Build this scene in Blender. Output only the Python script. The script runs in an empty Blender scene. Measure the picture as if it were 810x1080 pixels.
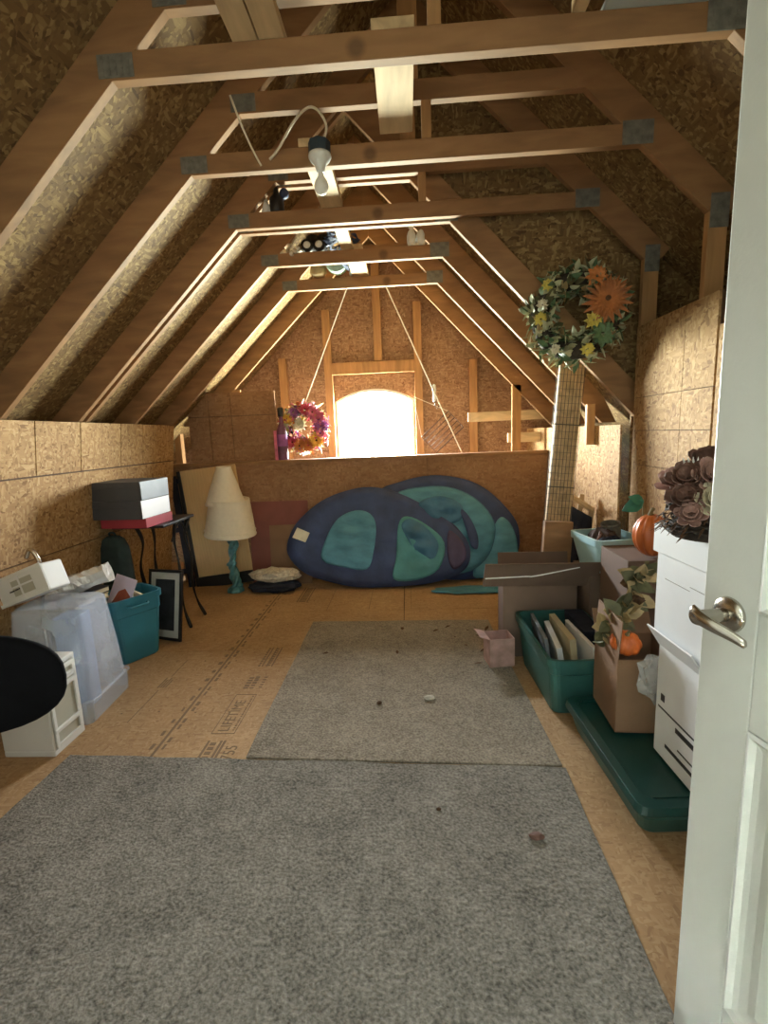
import bpy, bmesh, math, random
from mathutils import Vector, Matrix, Euler
random.seed(7)
S = bpy.context.scene
COL = S.collection
PI = math.pi
R = math.radians

# ------------------------------------------------------------------ materials
def _nt(name):
    m = bpy.data.materials.new(name); m.use_nodes = True
    nt = m.node_tree
    b = nt.nodes['Principled BSDF']
    return m, nt, b

def mat(name, col, rough=.6, metal=0, var=.12, scale=8, bump=0, bscale=60, trans=0, alpha=1, stretch=None, coat=0, sss=0):
    m, nt, b = _nt(name)
    N, L = nt.nodes, nt.links
    tc = N.new('ShaderNodeTexCoord'); mp = N.new('ShaderNodeMapping')
    L.new(tc.outputs['Object'], mp.inputs['Vector'])
    if stretch: mp.inputs['Scale'].default_value = stretch
    no = N.new('ShaderNodeTexNoise'); no.inputs['Scale'].default_value = scale; no.inputs['Detail'].default_value = 4
    L.new(mp.outputs[0], no.inputs['Vector'])
    rp = N.new('ShaderNodeValToRGB')
    c = Vector(col)
    rp.color_ramp.elements[0].position = .3; rp.color_ramp.elements[1].position = .7
    rp.color_ramp.elements[0].color = (*[max(0, x*(1-var)) for x in c], 1)
    rp.color_ramp.elements[1].color = (*[min(1, x*(1+var)) for x in c], 1)
    L.new(no.outputs['Fac'], rp.inputs['Fac'])
    L.new(rp.outputs['Color'], b.inputs['Base Color'])
    b.inputs['Roughness'].default_value = rough; b.inputs['Metallic'].default_value = metal
    if trans: b.inputs['Transmission Weight'].default_value = trans
    if coat: b.inputs['Coat Weight'].default_value = coat
    if alpha < 1: b.inputs['Alpha'].default_value = alpha
    if bump:
        n2 = N.new('ShaderNodeTexNoise'); n2.inputs['Scale'].default_value = bscale; n2.inputs['Detail'].default_value = 3
        L.new(mp.outputs[0], n2.inputs['Vector'])
        bp = N.new('ShaderNodeBump'); bp.inputs['Strength'].default_value = bump; bp.inputs['Distance'].default_value = .01
        L.new(n2.outputs['Fac'], bp.inputs['Height']); L.new(bp.outputs[0], b.inputs['Normal'])
    return m

def osb(name, dark, mid, light, s=1.0, contrast=1.0):
    m, nt, b = _nt(name); N, L = nt.nodes, nt.links
    tc = N.new('ShaderNodeTexCoord')
    outs = []
    for rot, sc in (((.5, .3, .6), (34, 9, 34)), ((1.3, .9, -.5), (10, 36, 30)), ((-.7, 1.2, 1.5), (36, 34, 10))):
        mp = N.new('ShaderNodeMapping'); mp.inputs['Rotation'].default_value = rot
        mp.inputs['Scale'].default_value = [q*s for q in sc]
        L.new(tc.outputs['Object'], mp.inputs['Vector'])
        v = N.new('ShaderNodeTexVoronoi'); v.inputs['Scale'].default_value = 1
        L.new(mp.outputs[0], v.inputs['Vector'])
        sp = N.new('ShaderNodeSeparateColor'); L.new(v.outputs['Color'], sp.inputs[0])
        outs.append(sp.outputs[0])
    n1 = N.new('ShaderNodeTexNoise'); n1.inputs['Scale'].default_value = 9*s; n1.inputs['Detail'].default_value = 1
    L.new(tc.outputs['Object'], n1.inputs['Vector'])
    def mixf(fac, a, c):
        x = N.new('ShaderNodeMix'); x.data_type = 'FLOAT'
        L.new(fac, x.inputs[0]); L.new(a, x.inputs[2]); L.new(c, x.inputs[3]); return x.outputs[0]
    def step(src, lo, hi):
        q = N.new('ShaderNodeMapRange'); q.inputs[1].default_value = lo; q.inputs[2].default_value = hi
        L.new(src, q.inputs[0]); return q.outputs[0]
    m1 = mixf(step(n1.outputs['Fac'], .42, .46), outs[0], outs[1])
    m2 = mixf(step(n1.outputs['Fac'], .55, .6), m1, outs[2])
    n2 = N.new('ShaderNodeTexNoise'); n2.inputs['Scale'].default_value = 1.7; n2.inputs['Detail'].default_value = 2
    L.new(tc.outputs['Object'], n2.inputs['Vector'])
    rp = N.new('ShaderNodeValToRGB'); e = rp.color_ramp.elements
    e[0].position = 0; e[0].color = (*dark, 1); e[1].position = 1; e[1].color = (*light, 1)
    q = e.new(.18); q.color = (*[d*.35+k*.65 for d, k in zip(dark, mid)], 1)
    q = e.new(.6); q.color = (*mid, 1)
    L.new(m2, rp.inputs['Fac'])
    mx = N.new('ShaderNodeMix'); mx.data_type = 'RGBA'; mx.blend_type = 'MULTIPLY'
    mx.inputs[0].default_value = .5
    r2 = N.new('ShaderNodeValToRGB'); r2.color_ramp.elements[0].color = (.55, .5, .45, 1); r2.color_ramp.elements[1].color = (1, 1, 1, 1)
    r2.color_ramp.elements[0].position = .3; r2.color_ramp.elements[1].position = .7
    L.new(n2.outputs['Fac'], r2.inputs['Fac'])
    L.new(rp.outputs['Color'], mx.inputs[6]); L.new(r2.outputs['Color'], mx.inputs[7])
    L.new(mx.outputs[2], b.inputs['Base Color'])
    b.inputs['Roughness'].default_value = .75
    b.inputs['Specular IOR Level'].default_value = .25
    bp = N.new('ShaderNodeBump'); bp.inputs['Strength'].default_value = .5*contrast; bp.inputs['Distance'].default_value = .004
    L.new(m2, bp.inputs['Height']); L.new(bp.outputs[0], b.inputs['Normal'])
    return m

def lumber(name, col, stretch):
    m, nt, b = _nt(name); N, L = nt.nodes, nt.links
    tc = N.new('ShaderNodeTexCoord'); mp = N.new('ShaderNodeMapping'); mp.inputs['Scale'].default_value = stretch
    L.new(tc.outputs['Object'], mp.inputs['Vector'])
    n1 = N.new('ShaderNodeTexNoise'); n1.inputs['Scale'].default_value = 1; n1.inputs['Detail'].default_value = 5; n1.inputs['Distortion'].default_value = .6
    L.new(mp.outputs[0], n1.inputs['Vector'])
    rp = N.new('ShaderNodeValToRGB'); e = rp.color_ramp.elements
    e[0].position = .3; e[1].position = .7
    e[0].color = (*[c*.68 for c in col], 1); e[1].color = (*[min(1, c*1.12) for c in col], 1)
    L.new(n1.outputs['Fac'], rp.inputs['Fac'])
    kn = N.new('ShaderNodeTexVoronoi'); kn.inputs['Scale'].default_value = 2.6
    L.new(tc.outputs['Object'], kn.inputs['Vector'])
    mr = N.new('ShaderNodeMapRange'); mr.inputs[1].default_value = .05; mr.inputs[2].default_value = .11; mr.inputs[3].default_value = .45; mr.inputs[4].default_value = 1
    L.new(kn.outputs['Distance'], mr.inputs[0])
    mx = N.new('ShaderNodeMix'); mx.data_type = 'RGBA'; mx.blend_type = 'MULTIPLY'; mx.inputs[0].default_value = .9
    L.new(rp.outputs['Color'], mx.inputs[6]); L.new(mr.outputs[0], mx.inputs[7])
    L.new(mx.outputs[2], b.inputs['Base Color'])
    b.inputs['Roughness'].default_value = .65; b.inputs['Specular IOR Level'].default_value = .3
    return m

def carpet_mat(name, c1, c2):
    m, nt, b = _nt(name); N, L = nt.nodes, nt.links
    tc = N.new('ShaderNodeTexCoord')
    def noise(sc, d=3):
        n = N.new('ShaderNodeTexNoise'); n.inputs['Scale'].default_value = sc; n.inputs['Detail'].default_value = d
        L.new(tc.outputs['Object'], n.inputs['Vector']); return n.outputs['Fac']
    a = noise(90, 3); c = noise(4.5, 4); d = noise(32, 3)
    ad = N.new('ShaderNodeMath'); ad.operation = 'MULTIPLY_ADD'; ad.inputs[1].default_value = .75
    L.new(a, ad.inputs[0])
    m2 = N.new('ShaderNodeMath'); m2.operation = 'MULTIPLY'; m2.inputs[1].default_value = .3; L.new(c, m2.inputs[0]); L.new(m2.outputs[0], ad.inputs[2])
    a3 = N.new('ShaderNodeMath'); a3.operation = 'MULTIPLY_ADD'; a3.inputs[1].default_value = .35; L.new(d, a3.inputs[0]); L.new(ad.outputs[0], a3.inputs[2])
    rp = N.new('ShaderNodeValToRGB'); e = rp.color_ramp.elements
    e[0].position = .48; e[0].color = (*c1, 1); e[1].position = .92; e[1].color = (*c2, 1)
    L.new(a3.outputs[0], rp.inputs['Fac']); L.new(rp.outputs['Color'], b.inputs['Base Color'])
    b.inputs['Roughness'].default_value = 1; b.inputs['Specular IOR Level'].default_value = .05
    b.inputs['Sheen Weight'].default_value = .15
    bp = N.new('ShaderNodeBump'); bp.inputs['Strength'].default_value = .9; bp.inputs['Distance'].default_value = .012
    L.new(a3.outputs[0], bp.inputs['Height']); L.new(bp.outputs[0], b.inputs['Normal'])
    return m

def glass_mat(name, tint=(1, 1, 1), gloss=.06, rough=.02):
    m = bpy.data.materials.new(name); m.use_nodes = True
    nt = m.node_tree; N, L = nt.nodes, nt.links; N.clear()
    o = N.new('ShaderNodeOutputMaterial'); t = N.new('ShaderNodeBsdfTransparent'); t.inputs[0].default_value = (*tint, 1)
    g = N.new('ShaderNodeBsdfGlossy'); g.inputs['Roughness'].default_value = rough
    x = N.new('ShaderNodeMixShader'); x.inputs[0].default_value = gloss
    L.new(t.outputs[0], x.inputs[1]); L.new(g.outputs[0], x.inputs[2]); L.new(x.outputs[0], o.inputs[0])
    return m

def film_mat(name, col, op=.45, rough=.25):
    """milky translucent plastic"""
    m = bpy.data.materials.new(name); m.use_nodes = True
    nt = m.node_tree; N, L = nt.nodes, nt.links
    b = N['Principled BSDF']; o = N['Material Output']
    b.inputs['Base Color'].default_value = (*col, 1); b.inputs['Roughness'].default_value = rough
    n = N.new('ShaderNodeTexNoise'); n.inputs['Scale'].default_value = 6
    tc = N.new('ShaderNodeTexCoord'); L.new(tc.outputs['Object'], n.inputs['Vector'])
    mr = N.new('ShaderNodeMapRange'); mr.inputs[3].default_value = op*.85; mr.inputs[4].default_value = min(1, op*1.15)
    L.new(n.outputs['Fac'], mr.inputs[0])
    t = N.new('ShaderNodeBsdfTransparent'); t.inputs[0].default_value = (.97, .98, 1, 1)
    x = N.new('ShaderNodeMixShader'); L.new(mr.outputs[0], x.inputs[0])
    L.new(t.outputs[0], x.inputs[1]); L.new(b.outputs[0], x.inputs[2]); L.new(x.outputs[0], o.inputs['Surface'])
    return m

M = {}
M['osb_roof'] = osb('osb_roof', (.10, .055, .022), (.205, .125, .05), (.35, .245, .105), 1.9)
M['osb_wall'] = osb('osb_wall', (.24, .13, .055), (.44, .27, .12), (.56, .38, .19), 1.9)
M['osb_gable'] = osb('osb_gable', (.21, .112, .06), (.35, .213, .122), (.45, .30, .18), 1.9)
M['osb_half'] = osb('osb_half', (.24, .125, .062), (.31, .175, .09), (.36, .215, .115), 1.6, .4)
M['osb_floor'] = osb('osb_floor', (.36, .22, .115), (.47, .30, .155), (.53, .365, .20), 2.6, .4)
M['seam'] = mat('seam_shadow_board', (.09, .05, .03), .9)
M['beam'] = lumber('truss_lumber', (.29, .155, .068), (3, 14, 14))
M['beam_y'] = lumber('brace_lumber', (.60, .43, .24), (16, 2, 16))
M['stud'] = lumber('stud_lumber', (.44, .245, .105), (18, 18, 2))
M['plate'] = mat('galvanised_plate', (.17, .165, .14), .6, .3, .3, 30)
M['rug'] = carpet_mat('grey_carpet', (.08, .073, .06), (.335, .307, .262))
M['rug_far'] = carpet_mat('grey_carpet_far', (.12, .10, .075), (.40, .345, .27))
M['ink'] = mat('stamp_ink', (.20, .13, .07), .8)
M['door'] = mat('white_door_paint', (.66, .68, .65), .42, 0, .015, 3, .04, 90)
M['nickel'] = mat('brushed_nickel', (.50, .46, .40), .25, 1, .05, 40)
M['glass'] = glass_mat('window_glass')
M['winframe'] = mat('white_window_frame', (.8, .8, .78), .5)
M['drywall'] = mat('hall_drywall', (.72, .73, .70), .9)
M['white'] = mat('white_carton', (.78, .80, .81), .6, 0, .03, 5)
M['white_plastic'] = mat('white_plastic', (.74, .75, .73), .38, 0, .03, 5)
M['cream'] = mat('cream_shade', (.74, .69, .58), .8, 0, .04, 30, .1, 200)
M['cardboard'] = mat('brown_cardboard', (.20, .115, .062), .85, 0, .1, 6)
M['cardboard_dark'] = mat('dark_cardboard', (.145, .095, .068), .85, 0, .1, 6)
M['cardboard_light'] = mat('light_cardboard', (.56, .44, .28), .85, 0, .08, 6)
M['maroon'] = mat('maroon_card', (.20, .065, .05), .75, 0, .1, 6)
M['teal'] = mat('teal_plastic', (.025, .17, .24), .4, 0, .06, 5)
M['green'] = mat('green_plastic', (.005, .050, .045), .35, 0, .08, 5)
M['green_lt'] = film_mat('green_translucent_plastic', (.035, .125, .115), .95, .35)
M['pale_teal'] = film_mat('pale_teal_plastic', (.42, .66, .70), .9, .35)
M['black'] = mat('black_fabric', (.004, .004, .005), .9, 0, .2, 20, .1, 300)
M['black_frame'] = mat('black_wood', (.012, .012, .014), .4, 0, .2)
M['iron'] = mat('wrought_iron', (.02, .018, .017), .5, .6, .2, 30)
M['black'].node_tree.nodes['Principled BSDF'].inputs['Specular IOR Level'].default_value = .08
M['navy'] = mat('navy_nylon', (.030, .052, .135), .65, 0, .25, 7, .4, 18)
M['tealcloth'] = mat('teal_nylon', (.065, .22, .31), .6, 0, .2, 6, .6, 14, stretch=(1, 1, 2.2))
M['tealdark'] = mat('dark_teal_nylon', (.035, .13, .23), .6, 0, .2, 6, .6, 14)
M['greencloth'] = mat('sea_green_nylon', (.055, .22, .24), .6, 0, .2, 6, .6, 14)
M['turq'] = mat('turquoise_ceramic', (.07, .22, .25), .35, 0, .25, 25, .2, 40)
M['paper'] = mat('white_paper', (.75, .76, .77), .8, 0, .03)
M['beige_paper'] = mat('beige_folder', (.55, .47, .30), .8, 0, .06)
M['lilac'] = mat('lilac_paper', (.66, .60, .80), .8, 0, .04)
M['redprint'] = mat('brick_red_print', (.36, .09, .05), .7, 0, .3, 12)
M['darkprint'] = mat('dark_print', (.03, .035, .045), .5, 0, .6, 9)
M['mat_board'] = mat('picture_mat', (.55, .56, .53), .8, 0, .04)
M['tan_panel'] = mat('tan_panel', (.58, .40, .20), .6, 0, .08, 5, stretch=(14, 14, 1))
M['grey_box'] = mat('charcoal_box', (.05, .052, .058), .6, 0, .1)
M['grey_box_lt'] = mat('slate_grey_box', (.20, .225, .25), .6, 0, .1)
M['red_box'] = mat('red_box', (.30, .025, .035), .6, 0, .1)
M['film'] = film_mat('milky_plastic', (.72, .78, .86), .30, .2)
M['film_thin'] = film_mat('clear_plastic_film', (.85, .86, .86), .30, .12)
M['blue_card'] = mat('pale_blue_card', (.26, .38, .66), .7, 0, .05)
M['drawer_front'] = film_mat('smoky_drawer_plastic', (.50, .50, .42), .9, .3)
M['darkgreen'] = mat('dark_green_canvas', (.016, .030, .028), .9, 0, .2, 20, .3, 200)
M['orange'] = mat('pumpkin_orange', (.62, .14, .025), .35, 0, .2, 9)
M['orange_dk'] = mat('dark_pumpkin_orange', (.50, .13, .03), .35, 0, .2, 9)
M['stem'] = mat('dry_stem', (.16, .12, .05), .8)
M['leaf_olive'] = mat('olive_leaf', (.10, .10, .045), .7, 0, .35, 14)
M['leaf_tan'] = mat('tan_leaf', (.36, .27, .13), .7, 0, .3, 14)
M['leaf_green'] = mat('green_leaf', (.09, .17, .08), .6, 0, .3, 14)
M['leaf_sage'] = mat('sage_leaf', (.46, .48, .31), .6, 0, .35, 14)
M['leaf_yellow'] = mat('yellow_leaf', (.62, .52, .10), .6, 0, .3, 14)
M['leaf_teal'] = mat('blue_green_leaf', (.015, .12, .075), .6, 0, .3, 14)
M['petal_orange'] = mat('orange_petal', (.55, .20, .05), .65, 0, .3, 14)
M['petal_rust'] = mat('rust_petal', (.40, .15, .045), .65, 0, .4, 14)
M['plum'] = mat('plum_nylon', (.05, .035, .085), .65, 0, .25, 7, .4, 18)
M['pine_lit'] = lumber('lit_pine', (.74, .59, .37), (3, 14, 14))  # pine lightened, the light falling on the cross boards is in the colour
M['petal_red'] = mat('crimson_petal', (.50, .055, .09), .65, 0, .3, 14)
M['petal_pink'] = mat('pink_petal', (.60, .14, .24), .65, 0, .3, 14)
M['petal_purple'] = mat('purple_petal', (.28, .09, .30), .65, 0, .3, 14)
M['petal_yellow'] = mat('golden_petal', (.75, .46, .07), .65, 0, .3, 14)
M['petal_cream'] = mat('cream_petal', (.70, .66, .50), .65, 0, .1, 14)
M['petal_dusty'] = mat('dusty_rose_petal', (.40, .25, .22), .75, 0, .3, 14)
M['petal_brown'] = mat('brown_petal', (.16, .085, .065), .75, 0, .3, 14)
M['seedhead'] = mat('brown_seedhead', (.09, .045, .02), .9, 0, .4, 60, .6, 120)
M['twig'] = mat('dark_twig', (.045, .035, .028), .9, 0, .4, 30)
M['rope'] = mat('pale_rope', (.80, .74, .60), .8, 0, .1, 60)
M['wire'] = mat('brown_wire', (.10, .06, .045), .5, .4)
M['mesh_wire'] = mat('dark_grey_wire', (.11, .10, .085), .5, .5)
M['porcelain'] = mat('white_porcelain', (.72, .76, .76), .25, 0, .02)
M['bulb'] = mat('frosted_bulb', (.86, .88, .86), .3, 0, .02)
M['bluebox'] = mat('dark_blue_box', (.02, .04, .06), .5)
M['silver'] = mat('crinkled_silver_wrap', (.62, .60, .54), .18, .35, .1, 12, 1.0, 26)
M['news'] = mat('newsprint', (.50, .47, .40), .85, 0, .3, 40, .4, 30)
M['navycloth'] = mat('dark_blue_cloth', (.012, .016, .032), .9, 0, .3, 12, .4, 30)
M['browncloth'] = mat('brown_cloth', (.06, .04, .035), .9, 0, .4, 12, .4, 30)
M['tanwood'] = lumber('tan_wood', (.50, .35, .19), (12, 12, 3))
M['foam'] = mat('shaded_foam_board', (.42, .45, .42), .8, 0, .03)  # white board; the shade on its underside is put into this grey
M['purple_glass'] = mat('dark_purple_glass', (.13, .045, .10), .3, 0, .3, 12)
M['mint'] = mat('mint_print', (.45, .68, .60), .7, 0, .15, 30)

# ------------------------------------------------------------------ mesh builder
class MB:
    def __init__(self): self.bm = bmesh.new()
    def _add(self, vs, fs):
        v = [self.bm.verts.new(p) for p in vs]
        for f in fs:
            try: self.bm.faces.new([v[i] for i in f])
            except ValueError: pass
        return v
    def box(self, x0, x1, y0, y1, z0, z1, rot=None, piv=None):
        vs = [Vector((x, y, z)) for z in (z0, z1) for y in (y0, y1) for x in (x0, x1)]
        if rot:
            p = Vector(piv) if piv else Vector(((x0+x1)/2, (y0+y1)/2, (z0+z1)/2))
            m = Euler(rot).to_matrix(); vs = [p + m @ (v-p) for v in vs]
        self._add(vs, [(0, 2, 3, 1), (4, 5, 7, 6), (0, 1, 5, 4), (2, 6, 7, 3), (0, 4, 6, 2), (1, 3, 7, 5)]); return self
    def prism(self, poly, a, b, axis='Y'):
        def P(u, w, t): return {'Y': (u, t, w), 'X': (t, u, w), 'Z': (u, w, t)}[axis]
        n = len(poly)
        self._add([P(u, w, a) for u, w in poly] + [P(u, w, b) for u, w in poly],
                  [tuple(range(n))[::-1], tuple(range(n, 2*n))] + [(i, (i+1) % n, n+(i+1) % n, n+i) for i in range(n)]); return self
    def loft(self, loops, cap0=True, cap1=True, closed=False):
        n = len(loops[0]); fs = []
        k = len(loops)
        for j in range(k if closed else k-1):
            a, b = j*n, ((j+1) % k)*n
            for i in range(n): fs.append((a+i, a+(i+1) % n, b+(i+1) % n, b+i))
        if cap0 and not closed: fs.append(tuple(range(n))[::-1])
        if cap1 and not closed: fs.append(tuple(range((k-1)*n, k*n)))
        self._add([p for l in loops for p in l], fs); return self
    def tube(self, pts, r, n=8, cap=True, closed=False):
        pts = [Vector(p) for p in pts]; rr = r if isinstance(r, (list, tuple)) else [r]*len(pts)
        loops = []; up = Vector((0, 0, 1)); prev = None
        for i, p in enumerate(pts):
            if closed: t = pts[(i+1) % len(pts)]-pts[i-1]
            else: t = pts[min(i+1, len(pts)-1)]-pts[max(i-1, 0)]
            if t.length < 1e-9: t = Vector((0, 0, 1))
            t.normalize()
            if prev is None:
                a = up if abs(t.dot(up)) < .9 else Vector((1, 0, 0))
                u = t.cross(a).normalized()
            else:
                u = prev - t*prev.dot(t)
                u = u.normalized() if u.length > 1e-6 else t.orthogonal().normalized()
            prev = u; w = t.cross(u)
            loops.append([p + (u*math.cos(2*PI*k/n)+w*math.sin(2*PI*k/n))*rr[i] for k in range(n)])
        return self.loft(loops, cap, cap, closed)
    def lathe(self, prof, c=(0, 0, 0), n=24, M_=None, cap0=True, cap1=True):
        c = Vector(c); loops = []
        for r, z in prof:
            l = [Vector((r*math.cos(2*PI*k/n), r*math.sin(2*PI*k/n), z)) for k in range(n)]
            if M_: l = [M_ @ q for q in l]
            loops.append([c+q for q in l])
        return self.loft(loops, cap0, cap1)
    def ball(self, c, r, seg=12, rings=8, M_=None):
        r = Vector(r) if not isinstance(r, (int, float)) else Vector((r, r, r))
        prof = [(max(.002, math.sin(PI*i/rings)), -math.cos(PI*i/rings)) for i in range(rings+1)]
        c = Vector(c); loops = []
        for q, z in prof:
            l = [Vector((q*math.cos(2*PI*k/seg)*r.x, q*math.sin(2*PI*k/seg)*r.y, z*r.z)) for k in range(seg)]
            if M_: l = [M_ @ v for v in l]
            loops.append([c+v for v in l])
        return self.loft(loops)
    def leaf(self, p, d, nrm, L, W, cup=.15, fold=.2, rnd_=False):
        """pointed leaf from p along d, lying about the plane of nrm, with a folded midrib"""
        p = Vector(p); d = Vector(d).normalized(); nrm = Vector(nrm)
        s = d.cross(nrm); s = s.normalized() if s.length > 1e-5 else d.orthogonal().normalized()
        u = s.cross(d).normalized()
        prof = [(0, .25), (.3, .8), (.6, 1), (.85, .85), (1, .45)] if rnd_ else [(0, .06), (.25, .8), (.5, 1), (.78, .6), (1, .03)]
        vs = []
        for t, w in prof:
            bend = u*(-cup*L*t*t)
            m = p + d*L*t + bend
            vs += [m - s*W*.5*w + u*fold*W*.5*w, m, m + s*W*.5*w + u*fold*W*.5*w]
        fs = []
        for i in range(len(prof)-1):
            a = i*3
            fs += [(a, a+1, a+4, a+3), (a+1, a+2, a+5, a+4)]
        self._add(vs, fs); return self
    def build(self, name, m, parent=None, smooth=False, bevel=0, sub=0, loc=None, solid=0, fix=True):
        me = bpy.data.meshes.new(name)
        if fix: bmesh.ops.recalc_face_normals(self.bm, faces=self.bm.faces)
        self.bm.to_mesh(me); self.bm.free()
        if smooth:
            for p in me.polygons: p.use_smooth = True
        me.materials.append(m if not isinstance(m, str) else M[m])
        o = bpy.data.objects.new(name, me); COL.objects.link(o)
        if parent: o.parent = parent
        if loc: o.location = loc
        if solid:
            md = o.modifiers.new('thickness', 'SOLIDIFY'); md.thickness = solid; md.offset = 0
        if bevel:
            md = o.modifiers.new('bevel', 'BEVEL'); md.width = bevel; md.segments = 2; md.limit_method = 'ANGLE'
        if sub:
            md = o.modifiers.new('subd', 'SUBSURF'); md.levels = sub; md.render_levels = sub
        return o

def tag(o, label, cat, group=None, kind=None):
    o['label'] = label; o['category'] = cat
    if group: o['group'] = group
    if kind: o['kind'] = kind
    return o
def thing(name, label, cat, loc=(0, 0, 0), rot=(0, 0, 0), group=None):
    o = bpy.data.objects.new(name, None); COL.objects.link(o); o.empty_display_size = .05
    o.location = loc; o.rotation_euler = rot
    return tag(o, label, cat, group)
def struct(o, label=None):
    o['kind'] = 'structure'
    if label: o['label'] = label
    return o
def copy_tree(o, parent=None):
    c = o.copy(); COL.objects.link(c)
    if parent: c.parent = parent
    for ch in [x for x in COL.objects if x.parent == o]: copy_tree(ch, c)
    return c

def rrect(w, d, r, z, cx=0, cy=0, n=4):
    r = max(.001, min(r, w/2-.001, d/2-.001)); out = []
    for (sx, sy, a0) in ((1, 1, 0), (-1, 1, 90), (-1, -1, 180), (1, -1, 270)):
        for k in range(n+1):
            a = R(a0+90*k/n)
            out.append(Vector((cx+sx*(w/2-r)+r*math.cos(a), cy+sy*(d/2-r)+r*math.sin(a), z)))
    return out
def tote_mb(w, d, h, taper=.85, rim=.02, t=.006, rr=.04, step=True):
    b = MB(); L = []
    wb, db = w*taper, d*taper
    def sec(f, off, z): return rrect(wb+(w-wb)*f-2*off, db+(d-db)*f-2*off, rr-off*.5, z)
    L.append(sec(0, .01, 0)); L.append(sec(0, 0, .012)); 
    if step:
        L.append(sec(.75, 0, h*.72)); L.append(sec(.75, -.006, h*.74))
    L.append(sec(.96, 0, h-.045)); L.append(sec(.96, -rim, h-.042)); L.append(sec(1, -rim, h)); L.append(sec(1, t, h))
    L.append(sec(.96, t, h-.045)); L.append(sec(0, t, .02))
    return b.loft(L)

def smooth_closed(pts, k=5):
    n = len(pts); out = []
    for i in range(n):
        p0, p1, p2, p3 = [Vector(pts[(i+j-1) % n]) for j in range(4)]
        for s in range(k):
            t = s/k
            out.append(.5*((2*p1)+(p2-p0)*t+(2*p0-5*p1+4*p2-p3)*t*t+(3*p1-p0-3*p2+p3)*t**3))
    return out
def pts_spline(pts, k=8):
    pts = [Vector(p) for p in pts]; n = len(pts); out = []
    for i in range(n-1):
        p0 = pts[max(i-1, 0)]; p1 = pts[i]; p2 = pts[i+1]; p3 = pts[min(i+2, n-1)]
        for s in range(k):
            t = s/k
            out.append(.5*((2*p1)+(p2-p0)*t+(2*p0-5*p1+4*p2-p3)*t*t+(3*p1-p0-3*p2+p3)*t**3))
    out.append(pts[-1]); return out

# ------------------------------------------------------------------ the shell
XL = -1.01; XR = 1.13; XN = .305; ZT = 2.78; SL = .95; SN = 1.05
def lx(z): return XL-(ZT-z)/SL                 # inner edge of the left rafters
def wx(z): return XR+(ZT-z)/SL                 # inner edge of the wide right rafters
def nx(z): return XN+(ZT-z)/SN                 # inner edge of the narrow right rafters
HL = .14*math.sqrt(1+1/SL**2); HN = .14*math.sqrt(1+1/SN**2)
zr_w = ZT+SL*(XR-XL)/2; xr_w = (XR+XL)/2
xr_n = (SN*XN+SL*XL)/(SL+SN); zr_n = ZT+SL*(xr_n-XL)
dzl = HL*SL
Y0, YI, YG = -.15, 3.24, 5.72

# floor: OSB panels with open joints on dark joists
b = MB()
def panel_row(x0, x1, cuts):
    for a, c in zip(cuts[:-1], cuts[1:]): b.box(x0+.003, x1-.003, a+.0025, c-.0025, -.02, 0)
panel_row(-4.1, -1.29, [Y0-1.2, .73, 3.17, 5.8]); panel_row(-1.29, -.07, [Y0-1.2, 1.48, 3.9, 5.8])
panel_row(-.07, 1.15, [Y0-1.2, .73, 3.9, 5.8]); panel_row(1.15, 2.2, [Y0-1.2, 1.48, 3.92, 5.8])
floor = struct(b.build('floor', 'osb_floor'))
struct(MB().box(-4.2, 2.2, Y0-1.3, 5.8, -.06, -.021).build('floor_underlay', 'seam', floor))

# printed stamps on the floor panels
def text_mesh(txt, size, name, parent, loc, rot, m, extr=.0005, sx=1.0, align='LEFT'):
    cu = bpy.data.curves.new(name, 'FONT'); cu.body = txt; cu.size = size; cu.extrude = extr; cu.align_x = align
    o = bpy.data.objects.new(name, cu); COL.objects.link(o)
    dg = bpy.context.evaluated_depsgraph_get(); dg.update()
    me = bpy.data.meshes.new_from_object(o.evaluated_get(dg))
    bpy.data.objects.remove(o); bpy.data.curves.remove(cu)
    me.materials.clear(); me.materials.append(M[m]); me.name = name
    q = bpy.data.objects.new(name, me); COL.objects.link(q)
    if parent: q.parent = parent
    q.location = loc; q.rotation_euler = rot; q.scale = (sx, 1, 1)
    return q
def stamp(n, m): return struct(m.build(n, 'ink', floor))
b = MB()
for x0, x1, y0, y1 in ((-1.065, -1.061, 2.2, 2.57), (-.944, -.940, 2.2, 2.57), (-1.065, -.94, 2.196, 2.2), (-1.065, -.94, 2.57, 2.574)):
    b.box(x0, x1, y0, y1, 0, .0012)
for k in range(20): b.box(-.962, -.952, 2.225+k*.017, 2.225+k*.017+.005+.006*((k*7) % 3)/2, 0, .0012)
stamp('floor_stamp_border', b)
struct(text_mesh('LIFETIME', .083, 'floor_stamp_text', floor, (-.982, 2.215, .0008), (0, 0, PI/2), 'ink', sx=.92))
struct(text_mesh('755', .085, 'floor_stamp_text', floor, (-.885, 1.995, .0008), (0, 0, PI/2), 'ink', sx=.85))
b = MB()
for x in (-1.055, -.99, -.972): b.box(x, x+.012, 2.0, 2.14, 0, .0012)
for y in (2.0, 2.035, 2.07, 2.105): b.box(-1.035, -1.005, y, y+.02, 0, .0012)
for k in range(5): b.box(-1.05, -1.02, 2.64+k*.03, 2.655+k*.03, 0, .0012); b.box(-1.01, -.985, 2.64+k*.03, 2.65+k*.034, 0, .0012); b.box(-.955, -.935, 2.65+k*.03, 2.66+k*.03, 0, .0012)
for x in (-1.02, -.99, -.955): b.box(x, x+.009, 2.92, 3.2, 0, .0012)
for k in range(9): b.box(-1.045, -1.03, 2.92+k*.032, 2.94+k*.032, 0, .0012); b.box(-.985, -.965, 2.93+k*.03, 2.944+k*.03, 0, .0012)
stamp('floor_stamp_bars', b)
b = MB()
for x in (-1.07, -1.045, -.975): b.box(x, x+.012, 4.15, 4.55, 0, .0012)
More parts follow.
